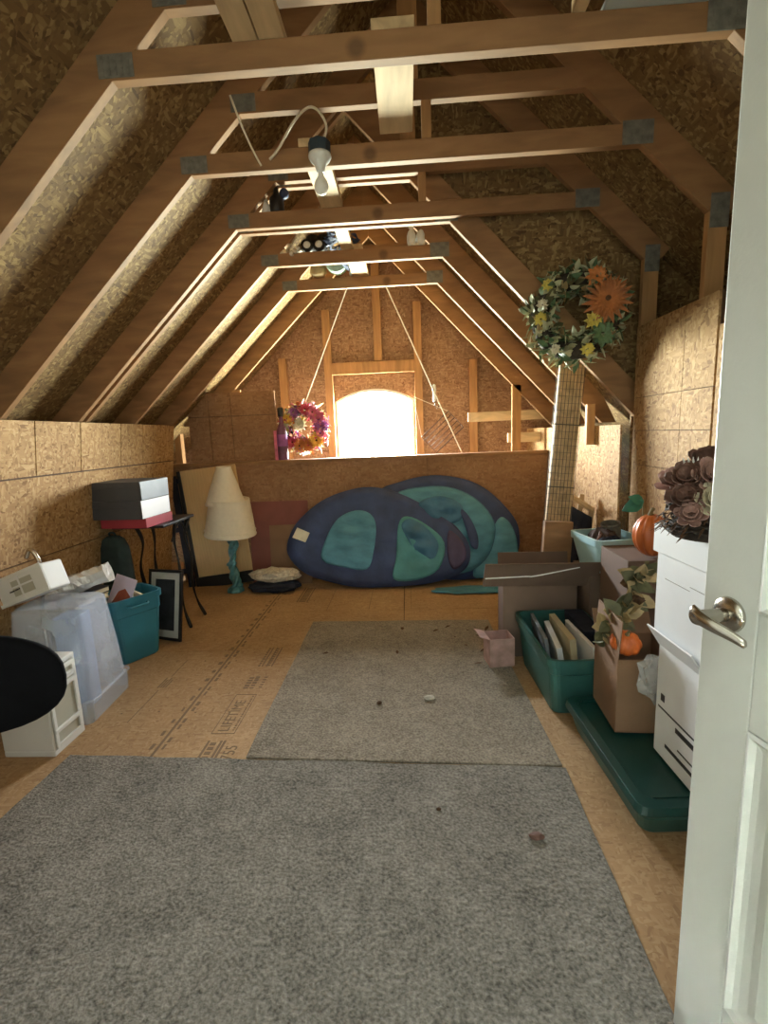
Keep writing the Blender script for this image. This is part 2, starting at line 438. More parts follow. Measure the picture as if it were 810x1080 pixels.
for k in range(11): b.box(-1.03, -.985, 4.15+k*.037, 4.172+k*.037, 0, .0012)
for k in range(5): b.box(-1.26+.02*k, -1.235+.02*k, 4.38-.02*(k % 2), 4.46+.02*(k % 3), 0, .0012)
stamp('floor_stamp_bars', b)
b = MB()
for k in range(46):        # ink lines along the tongue edge
    y = 2.02+k*.055
    if k % 2: b.box(-1.335+.012*random.random(), -1.315+.012*random.random(), y, y+.03+.02*random.random(), 0, .001)
    if k % 3: b.box(-1.268, -1.256+.008*random.random(), y, y+.04, 0, .001)
b.box(-1.297, -1.283, 2.0, 4.62, 0, .0009)
stamp('floor_edge_print', b)
b = MB()
for k in range(4): b.box(-1.60+k*.016, -1.592+k*.016, 2.66, 2.78-.02*(k % 2), 0, .0012)
b.box(-1.578, -1.573, 2.3, 2.63, 0, .001); b.box(-1.578, -1.573, 2.8, 3.02, 0, .001)
stamp('floor_stamp_bars', b)
b = MB()
for yy in (2.4, 3.01, 3.62, 4.23):
    for x in [-1.22+.19*i for i in range(2)]+[-1.45, -1.65]:
        b.lathe([(.006, 0), (.006, .001)], (x+random.uniform(-.02, .02), yy+random.uniform(-.015, .015), 0), 8)
for k in range(3): b.box(-.75+k*.37, -.746+k*.37, 3.92, 4.5, 0, .001)
stamp('floor_nail_marks', b)

# ceiling (roof sheathing)
def sheath(name, f, s, ztop, zbot, y0, y1, sign, H_):
    # slab just outside the rafters
    def xo(z): return f(z)+sign*H_
    b = MB(); t = .02*sign
    b.prism([(xo(ztop), ztop), (xo(zbot), zbot), (xo(zbot)+t, zbot), (xo(ztop)+t, ztop)], y0, y1)
    return struct(b.build(name, 'osb_roof'))
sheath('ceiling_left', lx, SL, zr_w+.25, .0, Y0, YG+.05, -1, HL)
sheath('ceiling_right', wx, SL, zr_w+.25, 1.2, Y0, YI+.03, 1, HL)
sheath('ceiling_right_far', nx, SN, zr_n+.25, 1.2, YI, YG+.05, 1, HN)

# knee wall on the left, leaning slightly back, in OSB panels with open joints
def lwx(z): return -2.2-(1.66-z)*.13
b = MB()
def lpanel(y0, y1, z0, z1):
    b.prism([(lwx(z0), z0), (lwx(z1), z1), (lwx(z1)-.012, z1), (lwx(z0)-.012, z0)], y0, y1)
g = .009
cu = [Y0, 1.54, 2.76, 3.16, 3.62, 3.93, 4.47]
for a, c in zip(cu[:-1], cu[1:]): lpanel(a+g/2, c-g/2, 1.335, 1.66)
for a, c in zip([Y0, 2.2, 4.47][:-1], [2.2, 4.47]): lpanel(a+g/2, c-g/2, .83, 1.325)
for a, c in zip([Y0, 1.7, 4.1, 4.47][:-1], [1.7, 4.1, 4.47]): lpanel(a+g/2, c-g/2, 0, .822)
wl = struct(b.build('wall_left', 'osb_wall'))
struct(MB().prism([(lwx(0)-.013, 0), (lwx(1.66)-.013, 1.66), (lwx(1.66)-.03, 1.66), (lwx(0)-.03, 0)], Y0, 4.46).build('wall_left_backing', 'seam', wl))

# right side: tall panels near, low wall far, dark outer wall between
b = MB(); XW = 1.43
zc = [0, 1.25, 1.46, 1.66, 2.085]; yc = [2.34, 2.60, 3.12]
for a, c in zip(yc[:-1], yc[1:]):
    for d, e in zip(zc[:-1], zc[1:]): b.box(XW, XW+.012, a+.002, c-.002, d+.002, e-.002)
b.box(XW, XW+.012, 2.335-1.25, 2.325, 0, 1.93); b.box(XW, XW+.012, Y0, 1.08, 0, 1.93)
wr = struct(b.build('wall_right', 'osb_wall'))
struct(MB().box(XW+.0125, XW+.019, Y0, 3.13, 0, 1.92).box(XW+.0125, XW+.019, 2.33, 3.12, 1.92, 2.08).build('wall_right_backing', 'seam', wr))
b = MB(); b.box(1.41, 1.422, 3.25, 4.06, 0, 1.5); b.box(1.41, 1.422, 4.065, YG, 0, 1.5)
struct(b.build('wall_right_far', 'osb_wall'))
struct(MB().box(2.02, 2.05, Y0, YG, 0, 2.3).build('wall_right_outer', 'osb_roof'))
# infill between the wide and the narrow roof
def nxo(z): return nx(z)+HN
poly = [(xr_n, zr_n+.12), (xr_w, zr_w+.3), (2.04, wx(0)*0+2.1), (2.04, 0), (1.47, 0), (1.47, 1.72), (nxo(1.9)-.03, 1.9)]
struct(MB().prism(poly, YI, YI+.012).build('wall_infill', 'osb_roof'))

# gable end wall with the arched opening
wx0, wx1, wz0, wzs, wzt = -.825, .092, .95, 1.90, 2.03
arch = [(wx0, wz0), (wx1, wz0)]
rise = wzt-wzs; half = (wx1-wx0)/2; cxw = (wx0+wx1)/2
rad = (half**2+rise**2)/(2*rise); th = math.asin(half/rad)
na = 18
arc = [(cxw+rad*math.sin(th*(1-2*i/na)), wzt-rad+rad*math.cos(th*(1-2*i/na))) for i in range(na+1)]
arch += arc
outer = [(-4.2, 0), (2.0, 0), (2.0, 1.2), (xr_n, zr_n+.3), (-4.2, .1)]
def plate_with_hole(outer, hole, y0, y1):
    bm = bmesh.new()
    def ring(pts):
        vs = [bm.verts.new((x, y0, z)) for x, z in pts]
        return [bm.edges.new((vs[i], vs[(i+1) % len(vs)])) for i in range(len(vs))]
    e = ring(outer)+ring(hole)
    bmesh.ops.triangle_fill(bm, use_beauty=True, use_dissolve=False, edges=e)
    r = bmesh.ops.extrude_face_region(bm, geom=bm.faces[:])
    for v in [q for q in r['geom'] if isinstance(q, bmesh.types.BMVert)]: v.co.y = y1
    m = MB(); m.bm.free(); m.bm = bm; return m
struct(plate_with_hole(outer, arch, YG, YG+.015).build('wall_gable', 'osb_gable'))
# window: arched frame with one arched pane
def inset_arch(d):
    h2 = half-d; r2 = rad-d; zsp = wzt-rad+math.sqrt(max(0, r2*r2-h2*h2)); t2 = math.asin(h2/r2)
    return [(wx0+d, wz0+d), (wx1-d, wz0+d)]+[(cxw+r2*math.sin(t2*(1-2*i/na)), wzt-rad+r2*math.cos(t2*(1-2*i/na))) for i in range(na+1)]
win = struct(plate_with_hole(arch, inset_arch(.03), YG-.005, YG+.05).build('window_1', 'winframe'))
m = MB(); m.prism(inset_arch(.03), YG+.02, YG+.024); struct(m.build('window_pane', 'glass', win))

# half wall in front of the stair void
b = MB()
for a, c in ((-2.45, -1.03), (-1.03, .2), (.2, 1.405)): b.box(a+.002, c-.002, 4.85, 4.862, 0, 1.245)
hw = struct(b.build('wall_half', 'osb_half'))
struct(MB().box(-2.45, 1.405, 4.862, 4.95, 0, 1.245).build('wall_half_core', 'seam', hw))
struct(MB().box(-2.45, 1.405, 4.835, 4.97, 1.245, 1.278).build('trim_1', 'beam', None, bevel=.003))
# dark panel above the half wall, left
b = MB()
for a, c in ((-2.27, -2.045), (-2.045, -1.81), (-1.81, -1.34)):
    b.box(a+.003, c-.003, 4.93, 4.942, 1.279, 1.745); b.box(a+.003, c-.003, 4.93, 4.942, 1.751, 1.985)
pw = struct(b.build('wall_panel_back', 'osb_half'))
struct(MB().box(-2.265, -1.345, 4.943, 4.95, 1.279, 1.98).build('wall_panel_backing', 'seam', pw))

# doorway wall and hall behind the camera
b = MB()
b.box(-4.2, -.55, -.15, -.03, 0, 4.4); b.box(.86, 2.05, -.15, -.03, 0, 4.4); b.box(-.55, .86, -.15, -.03, 2.15, 4.4)
struct(b.build('wall_doorway', 'drywall'))
b = MB()
b.box(-1.6, -1.55, -2.6, -.15, -.02, 2.5); b.box(1.7, 1.75, -2.6, -.15, -.02, 2.5); b.box(-1.6, 1.75, -2.6, -2.55, -.02, 2.5); b.box(-1.6, 1.75, -2.6, -.15, 2.45, 2.5)
b.box(-1.6, 1.75, -2.6, -.15, -.08, -.061)
struct(b.build('wall_hall', 'drywall'))

# ------------------------------------------------------------------ roof trusses
TY = .038
def gusset(b, x, z, w, h, y, rot=0):
    b.box(x-w/2, x+w/2, y-.0025, y, z-h/2, z+h/2, (0, rot, 0))
    for i in range(5):
        for j in range(3):
            u = (i-2)*w*.18; v = (j-1)*h*.28
            c, s = math.cos(rot), math.sin(rot)
            b.box(x+u*c+v*s-.004, x+u*c+v*s+.004, y-.0045, y-.0025, z-u*s+v*c-.010, z-u*s+v*c+.010, (0, rot, 0))
def truss(y, wide, label, tie=True, right=True, kneepost=False, upper=True):
    r = thing('roof_truss', label, 'roof truss', (0, y, 0), group='roof trusses')
    a, c = -TY/2, TY/2
    xr, zr = (xr_w, zr_w) if wide else (xr_n, zr_n)
    zf = 1.665
    MB().prism([(lx(zf), zf), (xr, zr), (xr, zr+dzl), (lx(zf)-HL, zf)], a, c).build('rafter', 'beam', r, bevel=.002)
    if right:
        if wide: MB().prism([(xr+.001, zr), (1.45, ZT-SL*(1.45-XR)), (1.56, ZT-SL*(1.45-XR)), (1.60, ZT-SL*(1.60-XR-HL)), (xr+.001, zr+dzl)], a, c).build('rafter', 'beam', r, bevel=.002)
        else: MB().prism([(xr+.001, zr), (nx(1.52), 1.52), (nx(1.52)+HN*.55, 1.52), (nx(1.72)+HN, 1.72), (xr+.001, zr+HN*SN)], a, c).build('rafter', 'beam', r, bevel=.002)
    if wide: MB().box(1.452, 1.541, a, c, 0, ZT-SL*(1.45-XR)-.001).build('post', 'stud', r, bevel=.002)
    e = .05; xb = XR if wide else XN
    k = SL if wide else SN
    if tie:
        MB().prism([(XL-.02, ZT), (xb+.02, ZT), (xb+.02-.09/k, ZT+.089), (XL-.02+.09/SL, ZT+.089)], a-.001, c+.001).build('collar_tie', 'beam', r, bevel=.002)
        zu = 2.985 if y < 2 else 3.03
        if upper and (wide or True):
            xa, xc = XL+(zu-ZT)/SL-.02, xb-(zu-ZT)/k+.02
            MB().prism([(xa, zu), (xc, zu), (xc-.085/k, zu+.089), (xa+.085/SL, zu+.089)], a-.001, c+.001).build('upper_tie', 'beam', r, bevel=.002)
            if wide: MB().prism([((XL+xb)/2+.055, ZT+.09), ((XL+xb)/2+.10, ZT+.09), ((XL+xb)/2+.10, zu), ((XL+xb)/2+.055, zu)], a, c).build('web', 'stud', r)
            if wide: MB().box(xr-.045, xr+.044, a, c, zu+.09, zr).build('king_post', 'stud', r)
        b = MB()
        gusset(b, XL+.02, ZT+.045, .13, .075, a-.001); b_ = b.build('gusset_plate', 'plate', r)
        b = MB(); gusset(b, xb-.02, ZT+.05, .14, .1, a-.001, R(0)); b.build('gusset_plate', 'plate', r)
        if upper:
            b = MB(); gusset(b, XL+(zu-ZT)/SL+.02, zu+.045, .12, .075, a-.001); b.build('gusset_plate', 'plate', r)
        if wide:
            b = MB(); gusset(b, 1.5, ZT-SL*(1.45-XR)+.0, .085, .15, a-.001); b.build('gusset_plate', 'plate', r)
    if kneepost:
        MB().box(-1.83, -1.741, a, c, 1.281, 2.02).build('post', 'stud', r)
        MB().box(1.095, 1.184, a, c, 0, 1.945).build('post', 'stud', r)
    return r
truss(1.26, True, 'wide roof truss closest to the doorway, holding up one end of the shade-grey foam board')
truss(1.89, True, 'second wide roof truss from the doorway, its long tie crossing the top of the room')
truss(2.52, True, 'wide roof truss carrying the bare light bulb on its tie')
truss(3.14, True, 'wide roof truss directly in front of the dark board infill on the right')
truss(3.215, False, 'narrow roof truss whose right rafter holds the wreath with the orange flower')
truss(3.81, False, 'narrow roof truss with the dark holiday bundle lying on its tie')
truss(4.43, False, 'narrow roof truss from whose tie the two pale ropes run down')
truss(5.08, False, 'roof truss nearest the gable window, on two short posts and without a tie', tie=False, kneepost=True)

# runners lying across the ties
def runner(x, y0, y1, label, z=ZT+.09, w=.089, rz=0):
    b = MB(); b.box(-w/2, w/2, 0, y1-y0, 0, .038)
    o = b.build('brace_board', 'beam_y', None, bevel=.002, loc=(x, y0, z)); o.rotation_euler[2] = rz
    return tag(o, label, 'board', 'boards laid across the truss ties')
runner(-.41, 2.50, 3.14, 'short pale board laid flat on the ties right of the bare bulb', w=.13)
runner(-.52, 1.24, 1.93, 'left one of the two pale boards side by side above the nearest long tie')
runner(-.425, 1.24, 1.93, 'right one of the two pale boards side by side above the nearest long tie')
runner(-.36, 3.80, 4.46, 'pale board laid on the far ties, right of the dark holiday bundle', w=.14)
runner(-.005, 1.875, 2.45, 'pale board laid flat beyond the nearest long tie in the middle of the roof', w=.15)
runner(.62, 1.24, 1.88, 'narrow pale stick above the nearest long tie, left of the shade-grey foam board', w=.045)
runner(-.40, 3.12, 3.83, 'pale board laid flat on the ties beyond the bare bulb')
o = MB().box(-.26, .3, -.36, .34, 0, .02).build('foam_board', 'foam', None, bevel=.004, loc=(.96, 1.57, ZT+.0905))
tag(o, 'large white foam board coloured shade-grey lying across the ties at the top right', 'board')

# gable framing
def stud(x, z0, z1, label, w=.089, y=YG-.04):
    return tag(MB().box(-w/2, w/2, -.038, .038, 0, z1-z0).build('wall_stud', 'stud', None, bevel=.002, loc=(x, y, z0)), label, 'stud', 'gable wall studs')
def slopez(x): return min(ZT+SL*(x-XL), ZT-SN*(x-XN))+.02
stud(-.885, 0, slopez(-.885), 'full height gable stud along the left side of the arched window')
stud(.155, 0, slopez(.155), 'full height gable stud along the right side of the arched window')
stud(-.30, 2.335, slopez(-.3), 'gable stud standing on the header above the arched window')
stud(-1.42, 0, slopez(-1.42), 'gable stud left of the window behind the purple bottle')
stud(-2.50, 0, 1.9, 'pale stud in the slit between the left wall and the dark panel', .07, 5.16)
stud(.78, 0, slopez(.78), 'gable stud right of the window that meets the cross block coloured as lit')
tag(MB().box(-.84, .11, -.038, .038, 0, .13).build('window_header', 'stud', None, bevel=.002, loc=(0, YG-.04, 2.2)), 'wooden header beam lying over the arched window', 'header')
t_ = tag(MB().box(-.44, .44, -.02, .02, -.05, .05).build('cross_block', 'pine_lit', None, bevel=.002, loc=(1.11, 5.30, 1.645)), 'upper horizontal board right of the window, coloured as lit', 'board')
t_ = tag(MB().box(-.24, .24, -.02, .02, -.05, .05).build('cross_block', 'pine_lit', None, bevel=.002, loc=(1.31, 5.16, 1.41)), 'lower shorter horizontal board right of the window, coloured as lit', 'board')
tag(MB().box(-.03, .03, -.02, .02, 0, .30).build('wall_stud', 'stud', None, bevel=.002, loc=(1.375, 3.69, 1.36)), 'short stud end sticking up over the low right wall', 'stud', 'gable wall studs')

# ------------------------------------------------------------------ carpets
def carpet(name, poly, z, t, m, label):
    b = MB(); b.prism(poly, z, z+t, 'Z'); o = b.build(name, m, None, bevel=.004); return tag(o, label, 'carpet')
def wob(p, q, n, amp):
    out = []
    for i in range(n):
        f = i/n; out.append((p[0]+(q[0]-p[0])*f+random.uniform(-amp, amp), p[1]+(q[1]-p[1])*f+random.uniform(-amp, amp)))
    return out
P1 = wob((-1.75, -.02), (.60, -.02), 4, 0)+wob((.61, .0), (.655, 1.925), 14, .003)+wob((.655, 1.925), (-1.70, 2.025), 20, .004)+wob((-1.7, 2.025), (-1.75, .0), 12, .004)
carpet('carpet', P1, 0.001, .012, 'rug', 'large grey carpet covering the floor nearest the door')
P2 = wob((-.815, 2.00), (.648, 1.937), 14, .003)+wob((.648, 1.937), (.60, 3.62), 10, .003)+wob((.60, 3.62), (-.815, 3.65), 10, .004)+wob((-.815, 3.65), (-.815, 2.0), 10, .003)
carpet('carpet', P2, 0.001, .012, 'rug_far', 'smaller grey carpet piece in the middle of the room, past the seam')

# dried bits on the carpet
for i, (x, y) in enumerate([(.15, 3.4), (.25, 3.47), (.49, 3.3), (.36, 3.17), (-.08, 3.44), (-.11, 3.04), (.39, 2.89), (.54, 3.4), (.31, 3.3), (.42, 3.42), (-.63, 3.06), (.45, 3.05)]):
    b = MB(); a = random.uniform(0, 6.28)
    b.leaf((0, 0, 0), (math.cos(a), math.sin(a), .1), (0, 0, 1), random.uniform(.03, .06), random.uniform(.015, .03), -.2, .5)
    tag(b.build('dried_leaf', 'seedhead', None, solid=.002, loc=(x, y, .016)), 'small dark dried leaf bit lying on the far carpet', 'leaf', 'dried leaf bits on the far carpet')
def crumple(name, m, c, r, label, cat, seed, fl=.6, sub=1):
    rnd = random.Random(seed); bm = bmesh.new(); bmesh.ops.create_icosphere(bm, subdivisions=3 if max(r) > .05 else 2, radius=1)
    ph = [rnd.uniform(0, 6.28) for _ in range(6)]
    for v in bm.verts:
        p = v.co
        k = .92+.16*abs(math.sin(p.x*4+p.y*3+ph[0]))-.16*abs(math.sin(p.y*6-p.z*4+ph[1]))+.12*abs(math.sin(p.x*9+p.z*7+ph[2]))+rnd.uniform(-.05, .05)
        v.co = Vector((p.x*r[0]*k, p.y*r[1]*k, max(p.z*r[2]*k, -r[2]*.85)+r[2]*.85))
    mb = MB(); mb.bm.free(); mb.bm = bm
    o = mb.build(name, m, None, loc=c)
    return tag(o, label, cat)
crumple('paper_scrap', 'news', (.08, 2.48, .012), (.032, .022, .012), 'crumpled pale scrap in the middle of the far carpet', 'scrap', 1)
crumple('dirt_clod', 'seedhead', (-.20, 2.44, .012), (.016, .014, .008), 'small dark clod left of the pale scrap on the carpet', 'debris', 2)
crumple('dirt_clod', 'petal_brown', (.43, 1.55, .012), (.03, .018, .010), 'brown clod on the large carpet toward its right edge', 'debris', 3)
crumple('dirt_clod', 'seedhead', (.08, 1.68, .012), (.010, .008, .006), 'tiny dark speck on the large carpet just before the seam', 'debris', 4)

# ------------------------------------------------------------------ door
dx, dy = .20, -.98
ang = math.atan2(dy, dx)
door = bpy.data.objects.new('door_1', None); COL.objects.link(door); door.location = (.622, 1.0, 0); door.rotation_euler = (0, 0, ang)
door['kind'] = 'structure'
# local: +x along the leaf towards the hinge, +y = left normal of that direction (away), -y = towards the room centre
W_, H_ = .80, 2.30
b = MB()
b.box(0, W_, .006, .034, .012, H_)
st = [(0, .125), (.36, .44), (W_-.125, W_)]
for a, c in st: b.box(a, c, 0, .040, .012, H_)
for z0, z1 in ((.012, .24), (.90, 1.14), (1.72, 1.84), (2.16, H_)):
    for a, c in ((.125, .36), (.44, W_-.125)): b.box(a, c, .0005, .0395, z0, z1)
b.build('door_slab', 'door', door, bevel=.003)
for a, c in ((.125, .36), (.44, W_-.125)):
    for z0, z1 in ((.24, .90), (1.14, 1.72), (1.84, 2.16)):
        b = MB()
        loops = []
        for ins, yy in ((0, .0), (.008, -.004), (.018, .004), (.03, .006), (.05, .0055), (.07, .001)):
            loops.append([Vector((a+ins, yy, z0+ins)), Vector((c-ins, yy, z0+ins)), Vector((c-ins, yy, z1-ins)), Vector((a+ins, yy, z1-ins))])
        b.loft(loops, False, True); b.build('door_panel', 'door', door)
hd = bpy.data.objects.new('door_handle', None); COL.objects.link(hd); hd.parent = door; hd.location = (.068, 0, 1.118)
rotm = Matrix.Rotation(PI/2, 3, 'X')     # lathe axis z -> -y
MB().lathe([(.034, 0), (.036, .004), (.034, .010), (.026, .014), (.016, .017)], (0, 0, 0), 28, rotm).build('rose', 'nickel', hd, smooth=True)
MB().lathe([(.0145, .012), (.0135, .03), (.0145, .06), (.0155, .076), (.012, .083)], (0, 0, 0), 20, rotm).build('neck', 'nickel', hd, smooth=True)
lv = pts_spline([(-.016, -.072, .004), (.005, -.076, .003), (.032, -.071, -.004), (.060, -.058, -.014), (.082, -.048, -.024)], 6)
b = MB(); loops = []
for i, p in enumerate(lv):
    f = i/(len(lv)-1); h = .0185*(1-.55*f); w = .0105*(1-.45*f)
    if i == 0: h *= .6; w *= .6
    if i == len(lv)-1: h *= .5; w *= .5
    loops.append([p+Vector((0, w*math.cos(2*PI*k/14), h*math.sin(2*PI*k/14))) for k in range(14)])
b.loft(loops); b.build('lever', 'nickel', hd, smooth=True)

# ------------------------------------------------------------------ bare bulb fixture
lf = thing('light_fixture', 'bare bulb in a white porcelain holder hanging under the third tie', 'lamp', (-.365, 2.44, 2.80))
MB().lathe([(.05, .0), (.052, .002), (.052, .05), (.05, .052)], (0, 0, 0), 8).build('junction_box', 'bluebox', lf, bevel=.002)
MB().box(-.012, .012, .0, .062, .02, .06).build('bracket', 'plate', lf)
MB().lathe([(.052, -.001), (.054, -.012), (.045, -.028), (.028, -.044), (.021, -.062), (.02, -.075), (.012, -.076)], (0, 0, 0), 24).build('lampholder', 'porcelain', lf, smooth=True)
MB().lathe([(.012, -.07), (.013, -.09), (.018, -.10), (.028, -.115), (.034, -.135), (.032, -.152), (.020, -.167), (.004, -.173)], (0, 0, 0), 20).build('bulb', 'bulb', lf, smooth=True)
MB().tube(pts_spline([(.02, .0, .05), (.035, .02, .13), (.0, .03, .20), (-.05, .03, .215), (-.12, .03, .16), (-.20, .04, .06), (-.25, .05, .02)]), .006, 6).build('cable', 'rope', lf, smooth=True)
cb = MB().tube(pts_spline([(0, 0, 0), (.03, .03, -.10), (.07, .06, -.2), (.10, .08, -.26)]), .005, 6).build('cable', 'rope', None, smooth=True, loc=(-.76, 2.42, 3.06))
tag(cb, 'loose end of white electric cable dangling at the left rafter', 'cable')

# ------------------------------------------------------------------ ropes, rack and the far wreath
tag(MB().tube([(-.49, 4.42, 2.775), (-1.06, 5.02, 1.83)], .006, 6).build('rope', 'rope'), 'pale rope slanting down left to the bright wreath on the half wall', 'rope')
tag(MB().tube([(-.14, 4.42, 2.775), (.56, 4.96, 1.285)], .006, 6).build('rope', 'rope'), 'pale rope slanting down right past the wire rack', 'rope')
hk = thing('rope_toggle', 'short white turned toggle hanging on the right pale rope', 'toggle', (.285, 4.86, 1.86))
MB().lathe([(.006, -.06), (.016, -.05), (.012, 0), (.02, .06), (.016, .10), (.006, .11)], (0, 0, 0), 14).build('grip', 'porcelain', hk, smooth=True)
MB().tube([(.0, 0, -.06), (.005, .01, -.10), (.03, .03, -.13), (.045, .03, -.10)], .005, 6).build('hook', 'wire', hk, smooth=True)
rk = thing('wire_rack', 'thin wire rack hanging tilted on the right rope beside the window', 'rack', (.32, 5.03, 1.30), (0, R(-42), 0))
b = MB()
for k in range(6): b.tube([(-.02, 0, .0+k*.045), (.36, 0, .0+k*.045)], .0045, 5)
b.tube([(-.02, 0, 0), (-.02, 0, .225), (.36, 0, .225), (.36, 0, 0)], .007, 6, closed=True)
b.build('grid', 'wire', rk, smooth=True)
MB().tube([(.36, 0, .225), (.20, -.08, .58)], .003, 5).tube([(-.02, 0, .225), (.20, -.08, .58)], .003, 5).build('hanger_wire', 'rope', rk)

def flower(parent, c, nrm, rad, m, n=12, cm='seedhead', name='flower', layers=2, rnd_=False):
    c = Vector(c); nrm = Vector(nrm).normalized(); u = nrm.orthogonal().normalized(); w = nrm.cross(u)
    b = MB()
    for l in range(layers):
        for k in range(n):
            a = 2*PI*(k+.5*l)/n; d = u*math.cos(a)+w*math.sin(a)
            b.leaf(c+d*rad*.12+nrm*rad*(.06+.14*l), d+nrm*(.15+.35*l), nrm, rad*(1-.2*l), rad*(4.2/n), -.35 if rnd_ else .18, .25, rnd_)
    o = b.build(name, m, parent, solid=.002)
    if cm:
        MB().ball(c+nrm*rad*.12, (rad*.26, rad*.26, rad*.26), 10, 6).build('flower_centre', cm, o, smooth=True)
    return o
def wreath(root, Rr, rt, seed, leafset, nleaf, ax='Y'):
    rnd = random.Random(seed)
    b = MB(); pts = []
    for k in range(48):
        a = 2*PI*k/48
        pts.append((Rr*math.cos(a), rt*.15*math.sin(5*a), Rr*math.sin(a)))
    b.tube(pts, rt*.42, 8, closed=True); b.build('wreath_ring', 'twig', root, smooth=True)
    per = nleaf//len(leafset)
    for mname in leafset:
        b = MB()
        for k in range(per):
            a = rnd.uniform(0, 2*PI); ph = rnd.uniform(0, 2*PI)
            rad = Vector((math.cos(a), 0, math.sin(a))); tn = Vector((-math.sin(a), 0, math.cos(a)))
            off = rad*math.cos(ph)+Vector((0, 1, 0))*math.sin(ph)
            p = rad*Rr+off*rt*.4
            d = off*rnd.uniform(.3, 1.)+tn*rnd.uniform(-1, 1)+Vector((0, -.4, 0))
            b.leaf(p, d, off+Vector((0, -.3, 0)), rnd.uniform(.05, .11), rnd.uniform(.025, .05), rnd.uniform(-.2, .4), .3)
        b.build('leaves', mname, root, solid=.0015)

w1 = thing('autumn_wreath', 'bright autumn wreath of pink, purple and golden flowers on the half wall', 'wreath', (-1.075, 5.04, 1.60))
wreath(w1, .185, .12, 3, ['leaf_yellow', 'petal_red', 'petal_orange', 'leaf_sage', 'petal_purple', 'petal_pink', 'petal_cream'], 420)
for a, rr, m in [(80, .08, 'petal_red'), (55, .09, 'petal_pink'), (25, .095, 'petal_pink'), (5, .10, 'petal_purple'), (-20, .085, 'petal_pink'), (-45, .10, 'petal_yellow'), (-75, .09, 'petal_orange'), (-105, .095, 'petal_orange'), (-130, .085, 'petal_red'), (150, .075, 'petal_yellow'), (175, .07, 'petal_cream'), (120, .07, 'petal_purple')]:
    flower(w1, (.185*math.cos(R(a)), -.06, .185*math.sin(R(a))), (.15*math.cos(R(a)), -1, .15*math.sin(R(a))), rr*.85, m, 15, 'seedhead', 'flower', 3)
flower(w1, (-.05, -.03, .04), (0, -1, 0), .08, 'petal_cream', 12, 'leaf_sage')
pb = thing('tall_bottle', 'tall dark purple bottle standing on the half wall left of the bright wreath', 'bottle', (-1.285, 4.90, 1.279))
MB().lathe([(.05, 0), (.054, .01), (.054, .27), (.045, .32), (.022, .37), (.02, .46), (.024, .465), (.024, .49), (.015, .50)], (0, 0, 0), 18).build('bottle_body', 'purple_glass', pb, smooth=True)
MB().lathe([(.026, .44), (.03, .45), (.03, .52), (.02, .535)], (0, 0, 0), 16).build('bottle_cap', 'black_frame', pb, smooth=True)
MB().lathe([(.0555, .14), (.0555, .26)], (0, 0, 0), 18, None, False, False).build('bottle_label', 'petal_purple', pb, smooth=True)
tag(MB().box(-.016, .016, -.016, .016, 0, .30).build('candle', 'petal_pink', None, bevel=.003, loc=(-1.353, 4.90, 1.279)), 'slim pink candle left of the purple bottle', 'candle')

# ------------------------------------------------------------------ near wreath on the right
w2 = thing('flower_wreath', 'sage green wreath with one large orange flower hanging on the right rafter', 'wreath', (1.045, 3.10, 2.165), (0, 0, R(-8)))
wreath(w2, .205, .13, 5, ['leaf_sage', 'leaf_green', 'leaf_sage', 'leaf_olive', 'leaf_tan', 'leaf_sage'], 560)
flower(w2, (.16, -.10, .055), (-.15, -1, .0), .125, 'petal_rust', 18, 'seedhead', layers=3)
for x, z, m, r_ in [(-.2, .06, 'petal_cream', .035), (-.21, -.02, 'leaf_yellow', .04), (.06, -.21, 'leaf_yellow', .04), (.09, -.05, 'leaf_yellow', .05), (-.17, .17, 'leaf_yellow', .035), (.10, .19, 'petal_orange', .06), (.14, -.13, 'leaf_green', .075), (-.12, -.20, 'petal_cream', .03)]:
    flower(w2, (x, -.085, z), (x*.4, -1, z*.4), r_, m, 8, None, 'leaf_cluster')

# tall board wrapped in wire mesh
pl = thing('mesh_wrapped_board', 'tall narrow wooden board wrapped in wire mesh leaning by the low right wall', 'board', (.995, 3.38, 0), (R(-3.2), R(5.2), 0))
MB().box(-.085, .085, 0, .035, 0, 1.94).build('board', 'beam_y', pl, bevel=.003)
b = MB()
for k in range(9): b.tube([(-.105+k*.024, -.012, .18), (-.105+k*.024, -.012, 1.955)], .0022, 5)
for k in range(36): b.tube([(-.105, -.014, .2+k*.049), (.087, -.014, .2+k*.049)], .0013 if k % 9 else .0035, 5)
b.build('wire_mesh', 'mesh_wire', pl)
lo = tag(MB().box(-.10, .09, -.025, .025, 0, .86).build('wood_block', 'beam', None, bevel=.003, loc=(.985, 3.27, 0)), 'reddish wood offcut standing in front of the mesh wrapped board', 'board')
lo.rotation_euler = (0, R(3), 0)

# folded wooden chair with a dark sling
fc = thing('folded_chair', 'folded tan wooden chair with dark sling behind the pale teal basket', 'chair', (1.215, 3.60, 0), (0, 0, R(-15)))
b = MB(); b.tube([(-.02, .0, 1.0), (.16, -.02, .88)], .02, 8); b.build('top_rail', 'tanwood', fc)
for x, yy in ((-.02, .02), (.16, -.0)):
    b = MB(); b.box(-.018, .018, -.03, .03, 0, 1.0 if x < 0 else .90); o = b.build('leg', 'tanwood', fc, bevel=.003, loc=(x-.1*(x > 0), yy-.02, 0)); o.rotation_euler = (R(-4), R(6), 0)
b = MB(); loops = []
for i in range(9):
    f = i/8; z = .93-.6*f
    loops.append([Vector((-.02+.17*k/8, -.03-.05*math.sin(PI*f)*math.sin(PI*k/8)-.012*math.sin(k*2.3), z-.1*k/8)) for k in range(9)])
bm = b.bm; vv = [[bm.verts.new(p) for p in l] for l in loops]
